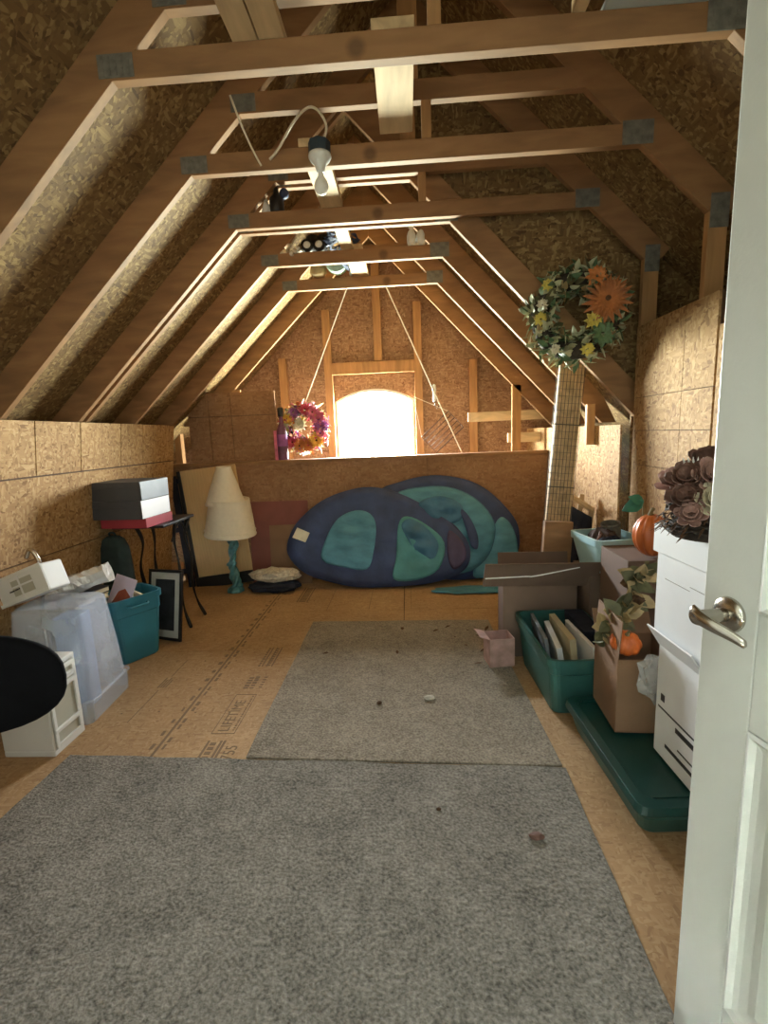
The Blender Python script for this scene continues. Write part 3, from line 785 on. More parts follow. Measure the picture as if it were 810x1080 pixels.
for i in range(8):
    for k in range(8): bm.faces.new((vv[i][k], vv[i][k+1], vv[i+1][k+1], vv[i+1][k]))
b.build('sling', 'navycloth', fc, smooth=True, solid=.004)

# ------------------------------------------------------------------ pop-up tent
def pillow(poly, k, y0, slope, bulge, th, name, m, parent, wr=.0, seed=1, rings=8, back=True, inset=0):
    pts = smooth_closed([Vector((x, z, 0)) for x, z in poly], 4)
    c = sum(pts, Vector())/len(pts); n = len(pts); rnd = random.Random(seed)
    ph = [rnd.uniform(0, 6.28) for _ in range(4)]
    nrm = Vector((0, -1, slope)).normalized()
    def P(x, z, off):
        return Vector((x, y0+slope*z, z))+nrm*off
    b = MB(); bm = b.bm
    def face(sign):
        rows = []
        for r in range(rings, 0, -1):
            f = r/rings; row = []
            for i, p in enumerate(pts):
                q = c+(p-c)*f
                w = wr*(math.sin(q.x*23+q.y*9+ph[0])+.7*math.sin(q.x*11-q.y*31+ph[1])+.5*math.sin(q.x*5+q.y*47+ph[2]))*(1-f**4)
                row.append(bm.verts.new(P(q.x, q.y, sign*(th/2+bulge*(1-f**2))+(w if sign > 0 else 0))))
            rows.append(row)
        cv = bm.verts.new(P(c.x, c.y, sign*(th/2+bulge)))
        for a, d in zip(rows[:-1], rows[1:]):
            for i in range(n): bm.faces.new((a[i], a[(i+1) % n], d[(i+1) % n], d[i]))
        for i in range(n): bm.faces.new((rows[-1][i], rows[-1][(i+1) % n], cv))
        return rows[0]
    r1 = face(1); r2 = face(-1)
    for i in range(n): bm.faces.new((r1[i], r2[i], r2[(i+1) % n], r1[(i+1) % n]))
    return b.build(name, m, parent, smooth=True), [P(p.x, p.y, 0) for p in pts], c
tent = thing('popup_tent', 'collapsed teal and navy pop-up play tent leaning on the half wall', 'tent', (0, 0, 0))
front = [(-1.21, .36), (-1.19, .53), (-1.08, .69), (-.87, .85), (-.63, .94), (-.37, .97), (-.1, .9), (.17, .76), (.4, .61), (.55, .42), (.56, .25), (.46, .14), (.19, .06), (-.13, .035), (-.51, .035), (-.83, .10), (-1.06, .19)]
teal1 = [(-.87, .31), (-.82, .52), (-.7, .7), (-.53, .77), (-.39, .74), (-.33, .62), (-.36, .37), (-.43, .21), (-.64, .23)]
teal2 = [(-.11, .62), (-.02, .70), (.17, .61), (.33, .44), (.27, .2), (.06, .10), (-.17, .11), (-.14, .32)]
back1 = [(-.3, .91), (-.1, 1.0), (.23, 1.06), (.56, 1.01), (.79, .89), (1.0, .67), (1.08, .5), (1.06, .27), (.9, .1), (.6, .03), (.2, .06), (-.2, .25), (-.38, .6)]
back2 = [(-.15, .87), (.18, .96), (.46, .93), (.69, .8), (.83, .6), (.82, .4), (.73, .23), (.53, .11), (.16, .15), (-.12, .44)]
o, e, _ = pillow(back1, 4, 4.66, .125, .02, .03, 'back_panel', 'navy', tent, .006, 1)
MB().tube(e, .014, 8, closed=True).build('hoop', 'navy', o, smooth=True)
sk = [(.62, .06), (.72, .30), (.88, .62), (.98, .60), (1.05, .45), (1.07, .25), (1.03, .12), (.85, .05)]
pillow(sk, 4, 4.615, .125, .015, .015, 'side_skirt', 'tealcloth', tent, .008, 3)
o, e, _ = pillow(back2, 4, 4.59, .14, .03, .03, 'middle_panel', 'tealcloth', tent, .010, 2)
MB().tube(e, .010, 8, closed=True).build('hoop', 'tealdark', o, smooth=True)
slot = [(.50, .74), (.58, .68), (.66, .50), (.66, .36), (.60, .38), (.56, .52)]
pillow(slot, 4, 4.518, .14, .008, .004, 'dark_slot', 'navy', o, .0, 4)
pillow([(.1, .82), (.3, .88), (.5, .80), (.52, .66), (.35, .60), (.18, .68)], 4, 4.525, .14, .02, .008, 'folded_flap', 'tealdark', o, .012, 9)
o, e, _ = pillow(front, 4, 4.47, .24, .035, .05, 'front_panel', 'navy', tent, .006, 5)
MB().tube(e, .016, 8, closed=True).build('hoop', 'navy', o, smooth=True)
pillow(teal1, 4, 4.404, .24, .028, .008, 'mesh_window', 'tealcloth', o, .010, 6, 14)
pillow(teal2, 4, 4.404, .24, .020, .008, 'mesh_window', 'greencloth', o, .010, 7, 12)
pillow([(-.08, .62), (0, .68), (.15, .60), (.27, .44), (.22, .30), (.08, .34), (-.02, .48)], 4, 4.385, .24, .022, .008, 'folded_flap', 'tealdark', o, .014, 8, 10)
pillow([(.38, .55), (.52, .42), (.53, .27), (.42, .18), (.36, .30)], 4, 4.425, .24, .02, .008, 'edge_binding', 'plum', o, .006, 10, 6)
nrm = Vector((0, -1, .24)).normalized()
b = MB(); tg = [(-1.115, .61), (-.99, .555), (-1.035, .465), (-1.165, .515)]
vs = [Vector((x, 4.47+.24*z, z))+nrm*(.046) for x, z in tg]
b._add(vs+[v-nrm*.002 for v in vs], [(0, 1, 2, 3), (7, 6, 5, 4), (0, 4, 5, 1), (1, 5, 6, 2), (2, 6, 7, 3), (3, 7, 4, 0)])
b.build('care_tag', 'petal_cream', o)
crumple('crumpled_cloth', 'tealcloth', (.62, 4.34, 0), (.42, .10, .022), 'flat teal cloth spilling on the floor in front of the tent', 'cloth', 12)

# ------------------------------------------------------------------ far left: lamp, big frame, cardboards
lamp = thing('table_lamp', 'turquoise twisted lamp on the floor with two stacked cream shades', 'lamp', (-1.765, 4.50, 0))
b = MB()
b.lathe([(.085, 0), (.088, .012), (.085, .03), (.06, .05), (.045, .06)], (0, 0, 0), 8); b.build('lamp_base', 'turq', lamp, bevel=.004)
b = MB(); loops = []
for i in range(41):
    f = i/40; z = .055+.52*f; tw = f*2*PI*1.3
    rr = .036+.008*math.sin(f*9)+(.012 if .42 < f < .5 else 0)+(.012 if f < .05 else 0)
    loops.append([Vector((.012*math.cos(tw)+rr*(1+.32*math.cos(3*(2*PI*k/18)))*math.cos(2*PI*k/18+tw), .012*math.sin(tw)+rr*(1+.32*math.cos(3*(2*PI*k/18)))*math.sin(2*PI*k/18+tw), z)) for k in range(18)])
b.loft(loops); b.build('lamp_stem', 'turq', lamp, smooth=True)
def shade(name, r0, r1, z0, z1, label, loc, rot=(0, 0, 0)):
    b = MB()
    b.lathe([(r0, z0), (r0+.004, z0+.008), (r0+(r1-r0)*.05, z0+.03), (r1, z1-.01), (r1, z1), (r1-.005, z1), (r0-.005, z0)], loc, 40, None, False, False)
    return b
sh = shade('', .245, .19, 0, .36, '', (0, 0, 0)).build('lamp_shade', 'cream', lamp, smooth=True, loc=(0, 0, .585)); sh.rotation_euler = (R(2), R(4), 0)
MB().lathe([(.243, .045), (.246, .05), (.243, .055)], (0, 0, 0), 40, None, False, False).build('shade_trim', 'cream', sh)
MB().lathe([(.02, -.04), (.02, .0), (.19, .004), (.02, .008), (.012, .25)], (0, 0, 0), 12).build('shade_support', 'plate', sh)
s2 = shade('', .187, .07, 0, .37, '', (0, 0, 0)).build('spare_lamp_shade', 'cream', None, smooth=True, loc=(-1.785, 4.495, .885)); s2.rotation_euler = (R(2), R(3), 0)
tag(s2, 'cream cone lamp shade stacked on top of the lower drum shade', 'lamp shade')
# keep the spare shade resting on the drum shade rim (its lower edge sits inside it)
fr = thing('leaning_frame', 'large tan backed panel in a black frame leaning behind the turquoise lamp', 'frame', (-1.95, 4.72, 0), (R(-4), R(-5.5), R(6)))
MB().box(-.265, .265, 0, .016, .12, 1.24).build('backing_panel', 'tan_panel', fr, bevel=.002)
MB().box(-.30, -.265, -.012, .03, 0, 1.24).build('side_rail', 'black_frame', fr, bevel=.003)
MB().box(-.265, .30, -.015, .03, 0, .12).build('bottom_rail', 'black_frame', fr, bevel=.003)
MB().box(.265, .30, -.005, .03, .12, 1.24).build('side_rail', 'tan_panel', fr, bevel=.003)
b = MB()
for z in (.18, .62, 1.12): b.box(-.46, -.31, .0, .03, z, z+.05)
b.box(-.38, -.315, -.01, .02, .0, 1.2); b.build('easel_brace', 'navycloth', fr, bevel=.003)
def leansheet(name, m, x, y, w, h, tilt, rz, label, t=.006):
    o = MB().box(-w/2, w/2, 0, t, 0, h).build(name, m, None, bevel=.001, loc=(x, y, 0)); o.rotation_euler = (R(-tilt), 0, R(rz))
    return tag(o, label, 'cardboard')
leansheet('cardboard_sheet', 'maroon', -1.36, 4.755, .62, .86, 5, 0, 'maroon cardboard sheet leaning on the half wall right of the lamp')
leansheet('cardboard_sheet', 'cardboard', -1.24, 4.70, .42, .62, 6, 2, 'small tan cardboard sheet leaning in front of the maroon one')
o = crumple('crumpled_newspaper', 'news', (-1.36, 4.50, .105), (.25, .11, .07), 'crumpled newspaper heap between the lamp and the tent', 'paper', 21)
o = crumple('dark_cloth', 'navycloth', (-1.37, 4.50, 0), (.26, .13, .06), 'dark blue cloth lying under the crumpled newspaper', 'cloth', 22)

# ------------------------------------------------------------------ left: iron table with boxes
tb = thing('iron_side_table', 'black wrought iron side table carrying the shoe boxes', 'table', (-2.03, 3.74, 0))
MB().box(-.20, .20, -.36, .16, .875, .895).build('table_top', 'iron', tb, bevel=.004)
for sx, sy in ((1, -1), (1, 1), (-1, -1), (-1, 1)):
    p = [(sx*.17, sy*.12, .875), (sx*.13, sy*.09, .72), (sx*.16, sy*.11, .52), (sx*.15, sy*.10, .32), (sx*.17, sy*.12, .14), (sx*.215 if sx > 0 else sx*.2, sy*.14, .008)]
    q = pts_spline(p, 6); b = MB(); b.tube(q, [.011+.004*math.sin(i*.5) for i in range(len(q))], 8); b.ball(p[-1], .014, 8, 6); b.build('leg', 'iron', tb, smooth=True)
b = MB()
for s in (-1, 1):
    b.tube(pts_spline([(.13, s*.13, .72), (.14, s*.06, .82), (.15, 0, .86)]), .007, 6)
b.build('scroll', 'iron', tb, smooth=True)
def shoebox(name, x, y, z, w, d, h, rz, mbody, mend, label, lid=True):
    r = thing(name, label, 'box', (x, y, z), (0, 0, R(rz)))
    MB().box(-w/2, w/2, -d/2, d/2, 0, h-.045 if lid else h).build('box_body', mbody, r, bevel=.003)
    if lid: MB().box(-w/2-.004, w/2+.004, -d/2-.004, d/2+.004, h-.046, h).build('box_lid', mbody, r, bevel=.003)
    if mend: MB().box(w/2+.0045, w/2+.006, -d/2+.004, d/2-.004, .004, h-.002).build('end_panel', mend, r)
    return r
shoebox('gift_box', -2.07, 3.47, .8955, .36, .34, .07, -4, 'red_box', None, 'flat red box at the bottom of the stack on the iron table', False)
shoebox('boot_box', -2.085, 3.44, .966, .38, .36, .135, -4, 'grey_box', 'white', 'lower charcoal boot box with a white end on the iron table')
shoebox('boot_box', -2.08, 3.44, 1.1015, .38, .36, .135, -3, 'grey_box', 'grey_box_lt', 'upper charcoal boot box with a slate end, top of the stack')

# dark green backpack / chair back shape
gb = thing('garment_bag', 'dark green rounded canvas bag standing on the floor by the iron table', 'bag', (-2.215, 3.385, 0), (0, R(-1), R(-12)))
b = MB(); loops = []
for z, w, d in ((0, .20, .10), (.04, .23, .13), (.3, .24, .14), (.6, .24, .13), (.74, .22, .11), (.80, .17, .09), (.825, .10, .05)):
    loops.append(rrect(w, d, min(.06, d*.45), z))
b.loft(loops); b.build('bag_body', 'darkgreen', gb, smooth=True)
MB().tube(pts_spline([(-.03, 0, .82), (-.02, -.01, .85), (.02, -.01, .85), (.03, 0, .82)]), .007, 6).build('bag_handle', 'darkgreen', gb, smooth=True)
MB().box(-.085, .085, -.08, -.065, .12, .40).build('bag_pocket', 'darkgreen', gb, bevel=.01)

# framed picture leaning
pf = thing('framed_picture', 'black framed picture with pale mat leaning behind the teal tote', 'picture', (-1.93, 3.37, 0), (R(-12), R(-3), R(-22)))
W2, H2 = .36, .54
b = MB()
b.box(-W2/2, W2/2, 0, .02, 0, .022); b.box(-W2/2, W2/2, 0, .02, H2-.022, H2); b.box(-W2/2, -W2/2+.022, 0, .02, .022, H2-.022); b.box(W2/2-.022, W2/2, 0, .02, .022, H2-.022)
b.build('frame', 'black_frame', pf, bevel=.002)
MB().box(-W2/2+.022, W2/2-.022, .008, .016, .022, H2-.022).build('mat_board', 'mat_board', pf)
MB().box(-W2/2+.075, W2/2-.075, .006, .008, .075, H2-.075).build('print', 'darkprint', pf)

# teal tote with papers
tt = thing('teal_tote', 'open teal plastic tote full of papers on the left', 'tote', (-2.02, 3.12, 0), (0, 0, R(-32)))
tote_mb(.31, .36, .47, .80, .012, .005, .05).build('tote_body', 'teal', tt, smooth=False)
MB().box(-.05, .05, -.175, -.170, .33, .40).build('tote_sticker', 'paper', tt)
MB().tube(pts_spline([(.152, -.07, .41), (.176, -.05, .405), (.176, .05, .405), (.152, .07, .41)]), .008, 6).build('tote_grip', 'teal', tt, smooth=True)
def sheet(name, m, c, rot, w, h, t, label, cat, bend=0):
    b = MB(); b.box(-w/2, w/2, -t/2, t/2, 0, h); o = b.build(name, m, None, bevel=min(.002, t/3), loc=c); o.rotation_euler = [R(q) for q in rot]
    return tag(o, label, cat)
fl = thing('lilac_flyer', 'lilac flyer with a brick red print sticking out of the teal tote', 'paper', (-2.065, 3.03, .33), (R(-22), R(10), R(-20)))
MB().box(-.10, .10, -.001, .001, 0, .28).build('sheet', 'lilac', fl)
b = MB(); b.prism([(-.06, .08), (.07, .08), (.085, .16), (.02, .20), (-.03, .17)], -.0022, -.0012); b.build('print', 'redprint', fl)
sheet('paper_folder', 'paper', (-2.075, 3.14, .28), (-14, -8, -25), .22, .26, .012, 'white papers at the back inside the teal tote', 'paper')
sheet('hanging_file', 'beige_paper', (-2.015, 3.17, .26), (-8, 5, -32), .22, .20, .02, 'beige file inside the teal tote', 'file')
# dark books on a carton beneath the wrapped box
ct = thing('carton', 'dark low carton behind the translucent tub holding the books', 'box', (-2.14, 2.79, 0), (0, 0, R(-2)))
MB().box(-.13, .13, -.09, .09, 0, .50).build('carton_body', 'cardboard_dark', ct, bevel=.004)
for k, (z, w, m, lb) in enumerate([(.5005, .28, 'browncloth', 'thick dark brown book lowest on the carton'), (.5405, .26, 'leaf_tan', 'tan book in the middle of the carton stack'), (.5755, .24, 'black_frame', 'thin black book on top of the carton stack')]):
    bk = thing('book', lb, 'book', (-2.10+.01*k, 2.79, z), (0, 0, R(-30+9*k)))
    MB().box(-w/2, w/2, -.09, .09, 0, .003).box(-w/2, w/2, -.09, .09, .031, .034).box(-w/2, -w/2+.004, -.09, .09, .003, .031).build('cover', m, bk)
    MB().box(-w/2+.005, w/2-.006, -.085, .085, .0035, .0305).build('pages', 'beige_paper', bk)
wp = thing('wrapped_box', 'long box wrapped in crinkled clear film lying on the books', 'parcel', (-2.07, 2.74, .665), (R(-6), R(-16), R(16)))
b = MB(); loops = []
rnd = random.Random(4)
for i in range(15):
    x = -.19+.38*i/14
    loops.append([Vector((x, .06*math.cos(a)*(1 if abs(math.cos(a)) > .5 else 1)*1.2+rnd.uniform(-.006, .006), max(-.055, min(.055, .085*math.sin(a)))+rnd.uniform(-.006, .006))) for a in [2*PI*k/12+.26 for k in range(12)]])
b.loft(loops); b.build('film_wrap', 'silver', wp)
MB().box(-.185, .185, -.045, .045, -.045, .045).build('inner_box', 'white', wp)

# white tilted lidded box
wt = thing('white_lid_box', 'white plastic box with a cross strap tilted on the translucent tub', 'box', (-2.09, 2.42, .685), (R(-4), R(-20), R(-6)))
MB().box(-.16, .17, -.05, .09, 0, .155).build('box_body', 'white_plastic', wt, bevel=.010)
MB().box(-.165, .175, -.056, -.051, .0, .02).box(-.165, .175, -.056, -.051, .14, .16).box(.158, .176, -.056, -.051, .02, .14).build('raised_rim', 'white_plastic', wt, bevel=.002)
MB().box(.0, .012, -.055, -.0515, .0, .15).box(-.1, .1, -.055, -.0515, .08, .09).build('strap', 'paper', wt)
MB().box(-.05, .09, -.0535, -.051, .035, .12).build('window_patch', 'drawer_front', wt)
MB().box(-.075, -.06, -.0545, -.051, .064, .072).box(-.057, -.04, -.0545, -.051, .064, .072).box(-.037, -.012, -.0545, -.051, .065, .073).box(-.009, .005, -.0545, -.051, .066, .074).build('printed_line', 'black_frame', wt)

# translucent tub, upside down
tu = thing('translucent_tub', 'big milky translucent tub standing upside down behind the white drawers', 'tub', (-1.99, 2.475, 0), (0, 0, R(4)))
L = [rrect(.43, .42, .035, .002), rrect(.44, .42, .035, .115), rrect(.425, .395, .035, .125), rrect(.41, .36, .05, .38), rrect(.37, .31, .05, .63), rrect(.34, .28, .05, .645),
     rrect(.335, .275, .05, .64), rrect(.365, .305, .05, .625), rrect(.404, .354, .05, .38), rrect(.42, .39, .035, .125), rrect(.434, .414, .035, .115), rrect(.424, .414, .035, .002)]
MB().loft(L, False, False).build('tub_shell', 'film', tu)
MB().loft([rrect(.335, .275, .05, .6425), rrect(.335, .275, .05, .6435)]).build('tub_base', 'film', tu)
MB().loft([rrect(.455, .435, .035, .118), rrect(.455, .435, .035, .128)], False, False).build('tub_rim', 'film', tu, solid=.006)
MB().box(-.02, .11, -.06, .08, .003, .56).build('blue_insert', 'blue_card', tu, bevel=.006)

# white two-drawer unit
dr = thing('drawer_unit', 'white plastic two drawer unit on the floor beside the black chair', 'drawers', (-1.90, 2.13, 0), (0, 0, R(0)))
b = MB()
b.box(-.13, .13, -.11, .11, 0, .03); b.box(-.13, .13, -.11, .11, .425, .45); b.box(-.13, .13, -.11, -.095, .03, .425); b.box(-.13, .13, .095, .11, .03, .425); b.box(-.13, -.12, -.095, .095, .03, .425); b.box(-.12, .13, -.095, .095, .335, .35)
b.build('drawer_case', 'white_plastic', dr, bevel=.006)
for z0, z1 in ((.035, .33), (.355, .42)):
    d = MB().box(-.10, .128, -.092, .092, z0, z1).build('drawer', 'drawer_front', dr, bevel=.004)
    bb = MB(); bb.box(.128, .142, -.094, .094, z1-.02, z1); bb.box(.128, .138, -.094, -.075, z0, z1-.02); bb.box(.128, .138, .075, .094, z0, z1-.02); bb.box(.128, .138, -.075, .075, z0, z0+.016)
    if z1-z0 > .1: bb.box(.128, .142, -.094, .094, z0+.075, z0+.095)
    bb.build('drawer_rim', 'white_plastic', d, bevel=.002)

# black chair, mostly out of frame
bc = thing('black_chair', 'black padded chair with rounded back at the left edge', 'chair', (-1.415, 1.40, .013), (0, 0, R(195)))
b = MB()
loops = []
for i in range(13):
    f = -1+2*i/12; k = math.sqrt(max(0, 1-abs(f)**3)); k = max(k, .05)
    loops.append([Vector((.13+.36*k*math.copysign(abs(math.cos(a))**.8, math.cos(a)), .04*f+.0, .715+.18*k*math.copysign(abs(math.sin(a))**.8, math.sin(a)))) for a in [2*PI*q/36 for q in range(36)]])
b.loft(loops); back = b.build('chair_back', 'black', bc, smooth=True)
b = MB(); b.loft([rrect(.36, .38, .12, z, .30, .24) for z in (.42, .43)]+[rrect(.38, .40, .13, z, .30, .24) for z in (.445, .48)]+[rrect(.35, .36, .12, .50, .30, .24)]); b.build('seat', 'black', bc, smooth=False, bevel=.01)
MB().tube(pts_spline([(.25, .05, .62), (.26, .07, .52), (.28, .12, .42), (.30, .24, .42)]), .02, 8).build('back_bar', 'iron', bc, smooth=True)
MB().lathe([(.14, 0), (.14, .02), (.03, .05), (.028, .42)], (.32, .24, 0), 20).build('pedestal', 'iron', bc, smooth=True)

# little metal arm at far left edge
tag(MB().tube(pts_spline([(-2.17, 2.55, .56), (-2.14, 2.55, .72), (-2.13, 2.54, .86), (-2.17, 2.54, .93), (-2.21, 2.55, .88)]), .012, 8).tube([(-2.17, 2.55, 0), (-2.17, 2.55, .56)], .012, 8).build('metal_stand', 'nickel', None, smooth=True), 'thin bent metal stand at the far left against the wall', 'stand')

# ------------------------------------------------------------------ right side clutter
def carton(name, label, x0, x1, y0, y1, z0, z1, m, rz=0, flaps=(), t=.005, cat='box'):
    cx, cy = (x0+x1)/2, (y0+y1)/2; w, d, h = x1-x0, y1-y0, z1-z0
    r = thing(name, label, cat, (cx, cy, z0), (0, 0, R(rz)))
    b = MB(); b.box(-w/2, w/2, -d/2, d/2, 0, t); b.box(-w/2, w/2, -d/2, -d/2+t, t, h); b.box(-w/2, w/2, d/2-t, d/2, t, h); b.box(-w/2, -w/2+t, -d/2+t, d/2-t, t, h); b.box(w/2-t, w/2, -d/2+t, d/2-t, t, h)
    b.build('box_body', m, r, bevel=.0015)
    for side, ln, angle in flaps:
        b = MB()
        if side in 'NS':
            b.box(-w/2, w/2, -.002, .002, 0, ln); o = b.build('flap', m, r, loc=(0, (-1 if side == 'S' else 1)*(d/2-t/2), h)); o.rotation_euler = (R(angle if side == 'S' else -angle), 0, 0)
        else:
            b.box(-.002, .002, -d/2, d/2, 0, ln); o = b.build('flap', m, r, loc=((-1 if side == 'W' else 1)*(w/2-t/2), 0, h)); o.rotation_euler = (0, R(-angle if side == 'W' else angle), 0)
    return r
# big open dark carton
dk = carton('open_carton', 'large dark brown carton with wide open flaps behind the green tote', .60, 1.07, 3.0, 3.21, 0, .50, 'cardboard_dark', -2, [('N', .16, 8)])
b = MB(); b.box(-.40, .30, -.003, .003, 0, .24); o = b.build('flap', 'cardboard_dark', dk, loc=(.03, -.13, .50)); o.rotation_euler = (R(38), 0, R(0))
MB().tube(pts_spline([(-.36, -.19, .57), (-.12, -.205, .585), (-.05, -.21, .59), (.20, -.255, .655)]), .004, 5).build('tape_strip', 'paper', dk)
# green open tote with files
g1 = thing('green_file_tote', 'open green tote packed with folders along the carpet edge', 'tote', (.895, 2.64, 0), (0, 0, R(2)))
tote_mb(.42, .68, .33, .86, .012, .006, .045).build('tote_body', 'green_lt', g1)
items = [('paper', 'white paper stack between the slate folder and the beige folder in the tote', .845, 2.60, .03, -9), ('grey_box_lt', 'slate blue folder leaning against the carpet side inside the green file tote', .79, 2.68, .02, -9), ('beige_paper', 'beige folder standing tallest in the green file tote', .90, 2.66, .035, -6), ('paper', 'white folder between the beige folder and the dark blue box', .955, 2.56, .02, -4)]
for i, (m, lb, x, y, t, a) in enumerate(items):
    o = MB().box(-t/2, t/2, -.19, .19, 0, .34-.02*(i == 0)).build('file_folder', m, None, bevel=.002, loc=(x, y, .022)); o.rotation_euler = (0, R(a), R(3*i-6)); tag(o, lb, 'folder')
shoebox('storage_box', 1.015, 2.74, .022, .10, .34, .34, 0, 'navycloth', None, 'dark blue box sitting at the back inside the green file tote')
# small box lying at the carpet end
sb = carton('small_carton', 'small greyish pink carton lying at the far carpet corner', .47, .63, 2.84, 2.98, 0.013, .20, 'petal_dusty', 8, [('W', .07, 70)])
# long lidded green tote
g2 = thing('long_green_tote', 'long low green tote with a dark green lid on the right floor', 'tote', (1.04, 1.91, 0), (0, 0, R(2.5)))
tote_mb(.50, .70, .13, .92, .004, .005, .04, False).build('tote_body', 'green_lt', g2)
b = MB(); b.loft([rrect(.54, .74, .045, .112), rrect(.545, .745, .045, .118), rrect(.535, .735, .045, .150), rrect(.46, .66, .04, .156), rrect(.45, .65, .04, .146)]); b.build('lid', 'green', g2, bevel=.002)
MB().box(-.20, .20, -.32, -.308, .146, .153).box(-.20, .20, .308, .32, .146, .153).build('lid_ridge', 'green', g2)
# brown carton on the lid
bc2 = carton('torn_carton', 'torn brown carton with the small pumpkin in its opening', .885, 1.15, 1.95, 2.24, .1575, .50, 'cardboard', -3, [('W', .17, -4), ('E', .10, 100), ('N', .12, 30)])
# ragged inside step holding the pumpkin
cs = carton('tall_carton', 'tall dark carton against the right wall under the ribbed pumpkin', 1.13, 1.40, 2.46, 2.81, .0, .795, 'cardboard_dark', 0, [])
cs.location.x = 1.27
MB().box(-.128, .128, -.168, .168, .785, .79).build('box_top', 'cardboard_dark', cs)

def pumpkin(name, c, r, hz, m, label, nrib=10, tilt=(0, 0, 0)):
    t = thing(name, label, 'pumpkin', c, tilt)
    b = MB(); loops = []
    for i in range(13):
        a = PI*i/12; z = -math.cos(a)*hz; q = math.sin(a)
        if i == 12: z -= hz*.12
        loops.append([Vector(((r*max(q, .05))*(1-.11*abs(math.cos(nrib*th_/2))**4)*math.cos(th_), (r*max(q, .05))*(1-.11*abs(math.cos(nrib*th_/2))**4)*math.sin(th_), z+hz)) for th_ in [2*PI*k/60 for k in range(60)]])
    b.loft(loops); b.build('pumpkin_body', m, t, smooth=True)
    MB().tube(pts_spline([(0, 0, 1.85*hz), (.0, .004, 2.05*hz), (.012*r/.07, .006, 2.25*hz)], 4), [r*.16]*4+[r*.1]*5, 7).build('pumpkin_stem', 'stem', t, smooth=True)
    return t
pumpkin('small_pumpkin', (.935, 2.035, .505), .066, .048, 'orange', 'small shiny orange pumpkin on the torn carton', 9, (R(20), 0, 0))
pumpkin('ribbed_pumpkin', (1.30, 2.55, .796), .095, .115, 'orange_dk', 'larger ribbed orange pumpkin beside the white boxes', 12, (0, R(-4), 0))

# stacked white cartons next to the door
lb = thing('printed_carton', 'lower white carton with black print beside the door', 'box', (1.19, 1.60, .1575), (0, 0, R(2)))
MB().box(-.19, .19, -.26, .26, 0, .50).build('box_body', 'white', lb, bevel=.004)
b = MB()
b.box(-.1915, -.19, -.24, .24, .205, .212); b.box(-.1915, -.19, -.05, .12, .165, .185); b.box(-.1915, -.19, -.24, .10, .10, .106); b.box(-.1915, -.19, .0, .18, .06, .075); b.box(-.1915, -.19, .2, .225, .24, .27); b.box(-.1915, -.19, -.1, .0, .25, .262)
b.build('printed_bars', 'black_frame', lb)
b = MB(); b.box(-.003, .003, -.14, .14, 0, .10); o = b.build('flap', 'white', lb, loc=(-.194, .11, .47)); o.rotation_euler = (0, R(-32), 0)
ub = thing('white_carton', 'upper white carton with a lid stacked beside the door handle', 'box', (1.17, 1.60, .658), (0, 0, R(2)))
MB().box(-.195, .195, -.26, .26, 0, .41).build('box_body', 'white', ub, bevel=.004)
MB().box(-.208, .208, -.272, .272, .35, .46).build('box_lid', 'white', ub, bevel=.004)
MB().box(-.1962, -.195, -.20, .05, .27, .272).box(-.1962, -.195, .05, .2, .255, .257).build('crease', 'plate', ub)

# basket of dried flowers on top
bk = thing('dried_flower_basket', 'twig basket of dusty dried roses on the upper white carton', 'basket', (1.01, 1.60, 1.119))
rnd = random.Random(11)
b = MB()
for k in range(100):
    a = rnd.uniform(0, 2*PI); r0 = rnd.uniform(.10, .145); z = rnd.uniform(.01, .12); ln = rnd.uniform(.4, .9)
    b.tube([(r0*math.cos(a+ln*q)*(1+.05*rnd.random()), r0*math.sin(a+ln*q)*(1+.05*rnd.random()), z+rnd.uniform(-.006, .012)) for q in (0, .33, .66, 1)], .004, 5)
b.lathe([(.12, .002), (.125, .01), (.11, .09), (.06, .10)], (0, 0, 0), 20)
b.build('twig_nest', 'twig', bk)
b = MB()
for k in range(90):
    a = rnd.uniform(0, 2*PI); p = (.13*math.cos(a), .13*math.sin(a), rnd.uniform(.03, .1))
    b.leaf(p, (math.cos(a+rnd.uniform(-.6, .6)), math.sin(a+rnd.uniform(-.6, .6)), rnd.uniform(-.7, .1)), (0, 0, 1), rnd.uniform(.03, .07), .008, .2, .1)
b.build('moss_fringe', 'seedhead', bk, solid=.001)
for x, y, z, r_, m in [(-.115, -.05, .13, .060, 'petal_brown'), (-.06, -.10, .13, .058, 'petal_cream'), (.0, -.11, .14, .066, 'petal_dusty'), (.07, -.09, .15, .062, 'petal_dusty'), (-.10, -.02, .19, .060, 'petal_brown'), (-.045, -.06, .20, .062, 'petal_dusty'), (.025, -.05, .215, .066, 'petal_dusty'), (.09, -.02, .20, .058, 'petal_brown'), (-.09, .06, .17, .06, 'petal_dusty'), (-.02, .03, .235, .058, 'petal_brown'), (.06, .06, .22, .06, 'petal_dusty'), (-.125, -.09, .09, .045, 'petal_dusty'), (.10, .08, .15, .055, 'petal_brown')]:
    flower(bk, (x, y, z), (x*3-.2, y*3-.5, .55), r_, m, 6, None, 'rose', 3, True)
b = MB()
for k in range(12):
    a = rnd.uniform(0, 2*PI); b.leaf((.07*math.cos(a), .07*math.sin(a), .14), (math.cos(a), math.sin(a), rnd.uniform(.1, .5)), (0, 0, 1), rnd.uniform(.06, .09), .06, .5, .3, True)
b.build('foliage', 'petal_brown', bk, solid=.001)
b = MB()
for k in range(5): b.leaf((-.10+.006*k, -.02, .2), (-.3+.15*k, 0, 1), (0, -1, 0), .07, .012, .1, .2)
b.build('silver_spray', 'porcelain', bk, solid=.001)

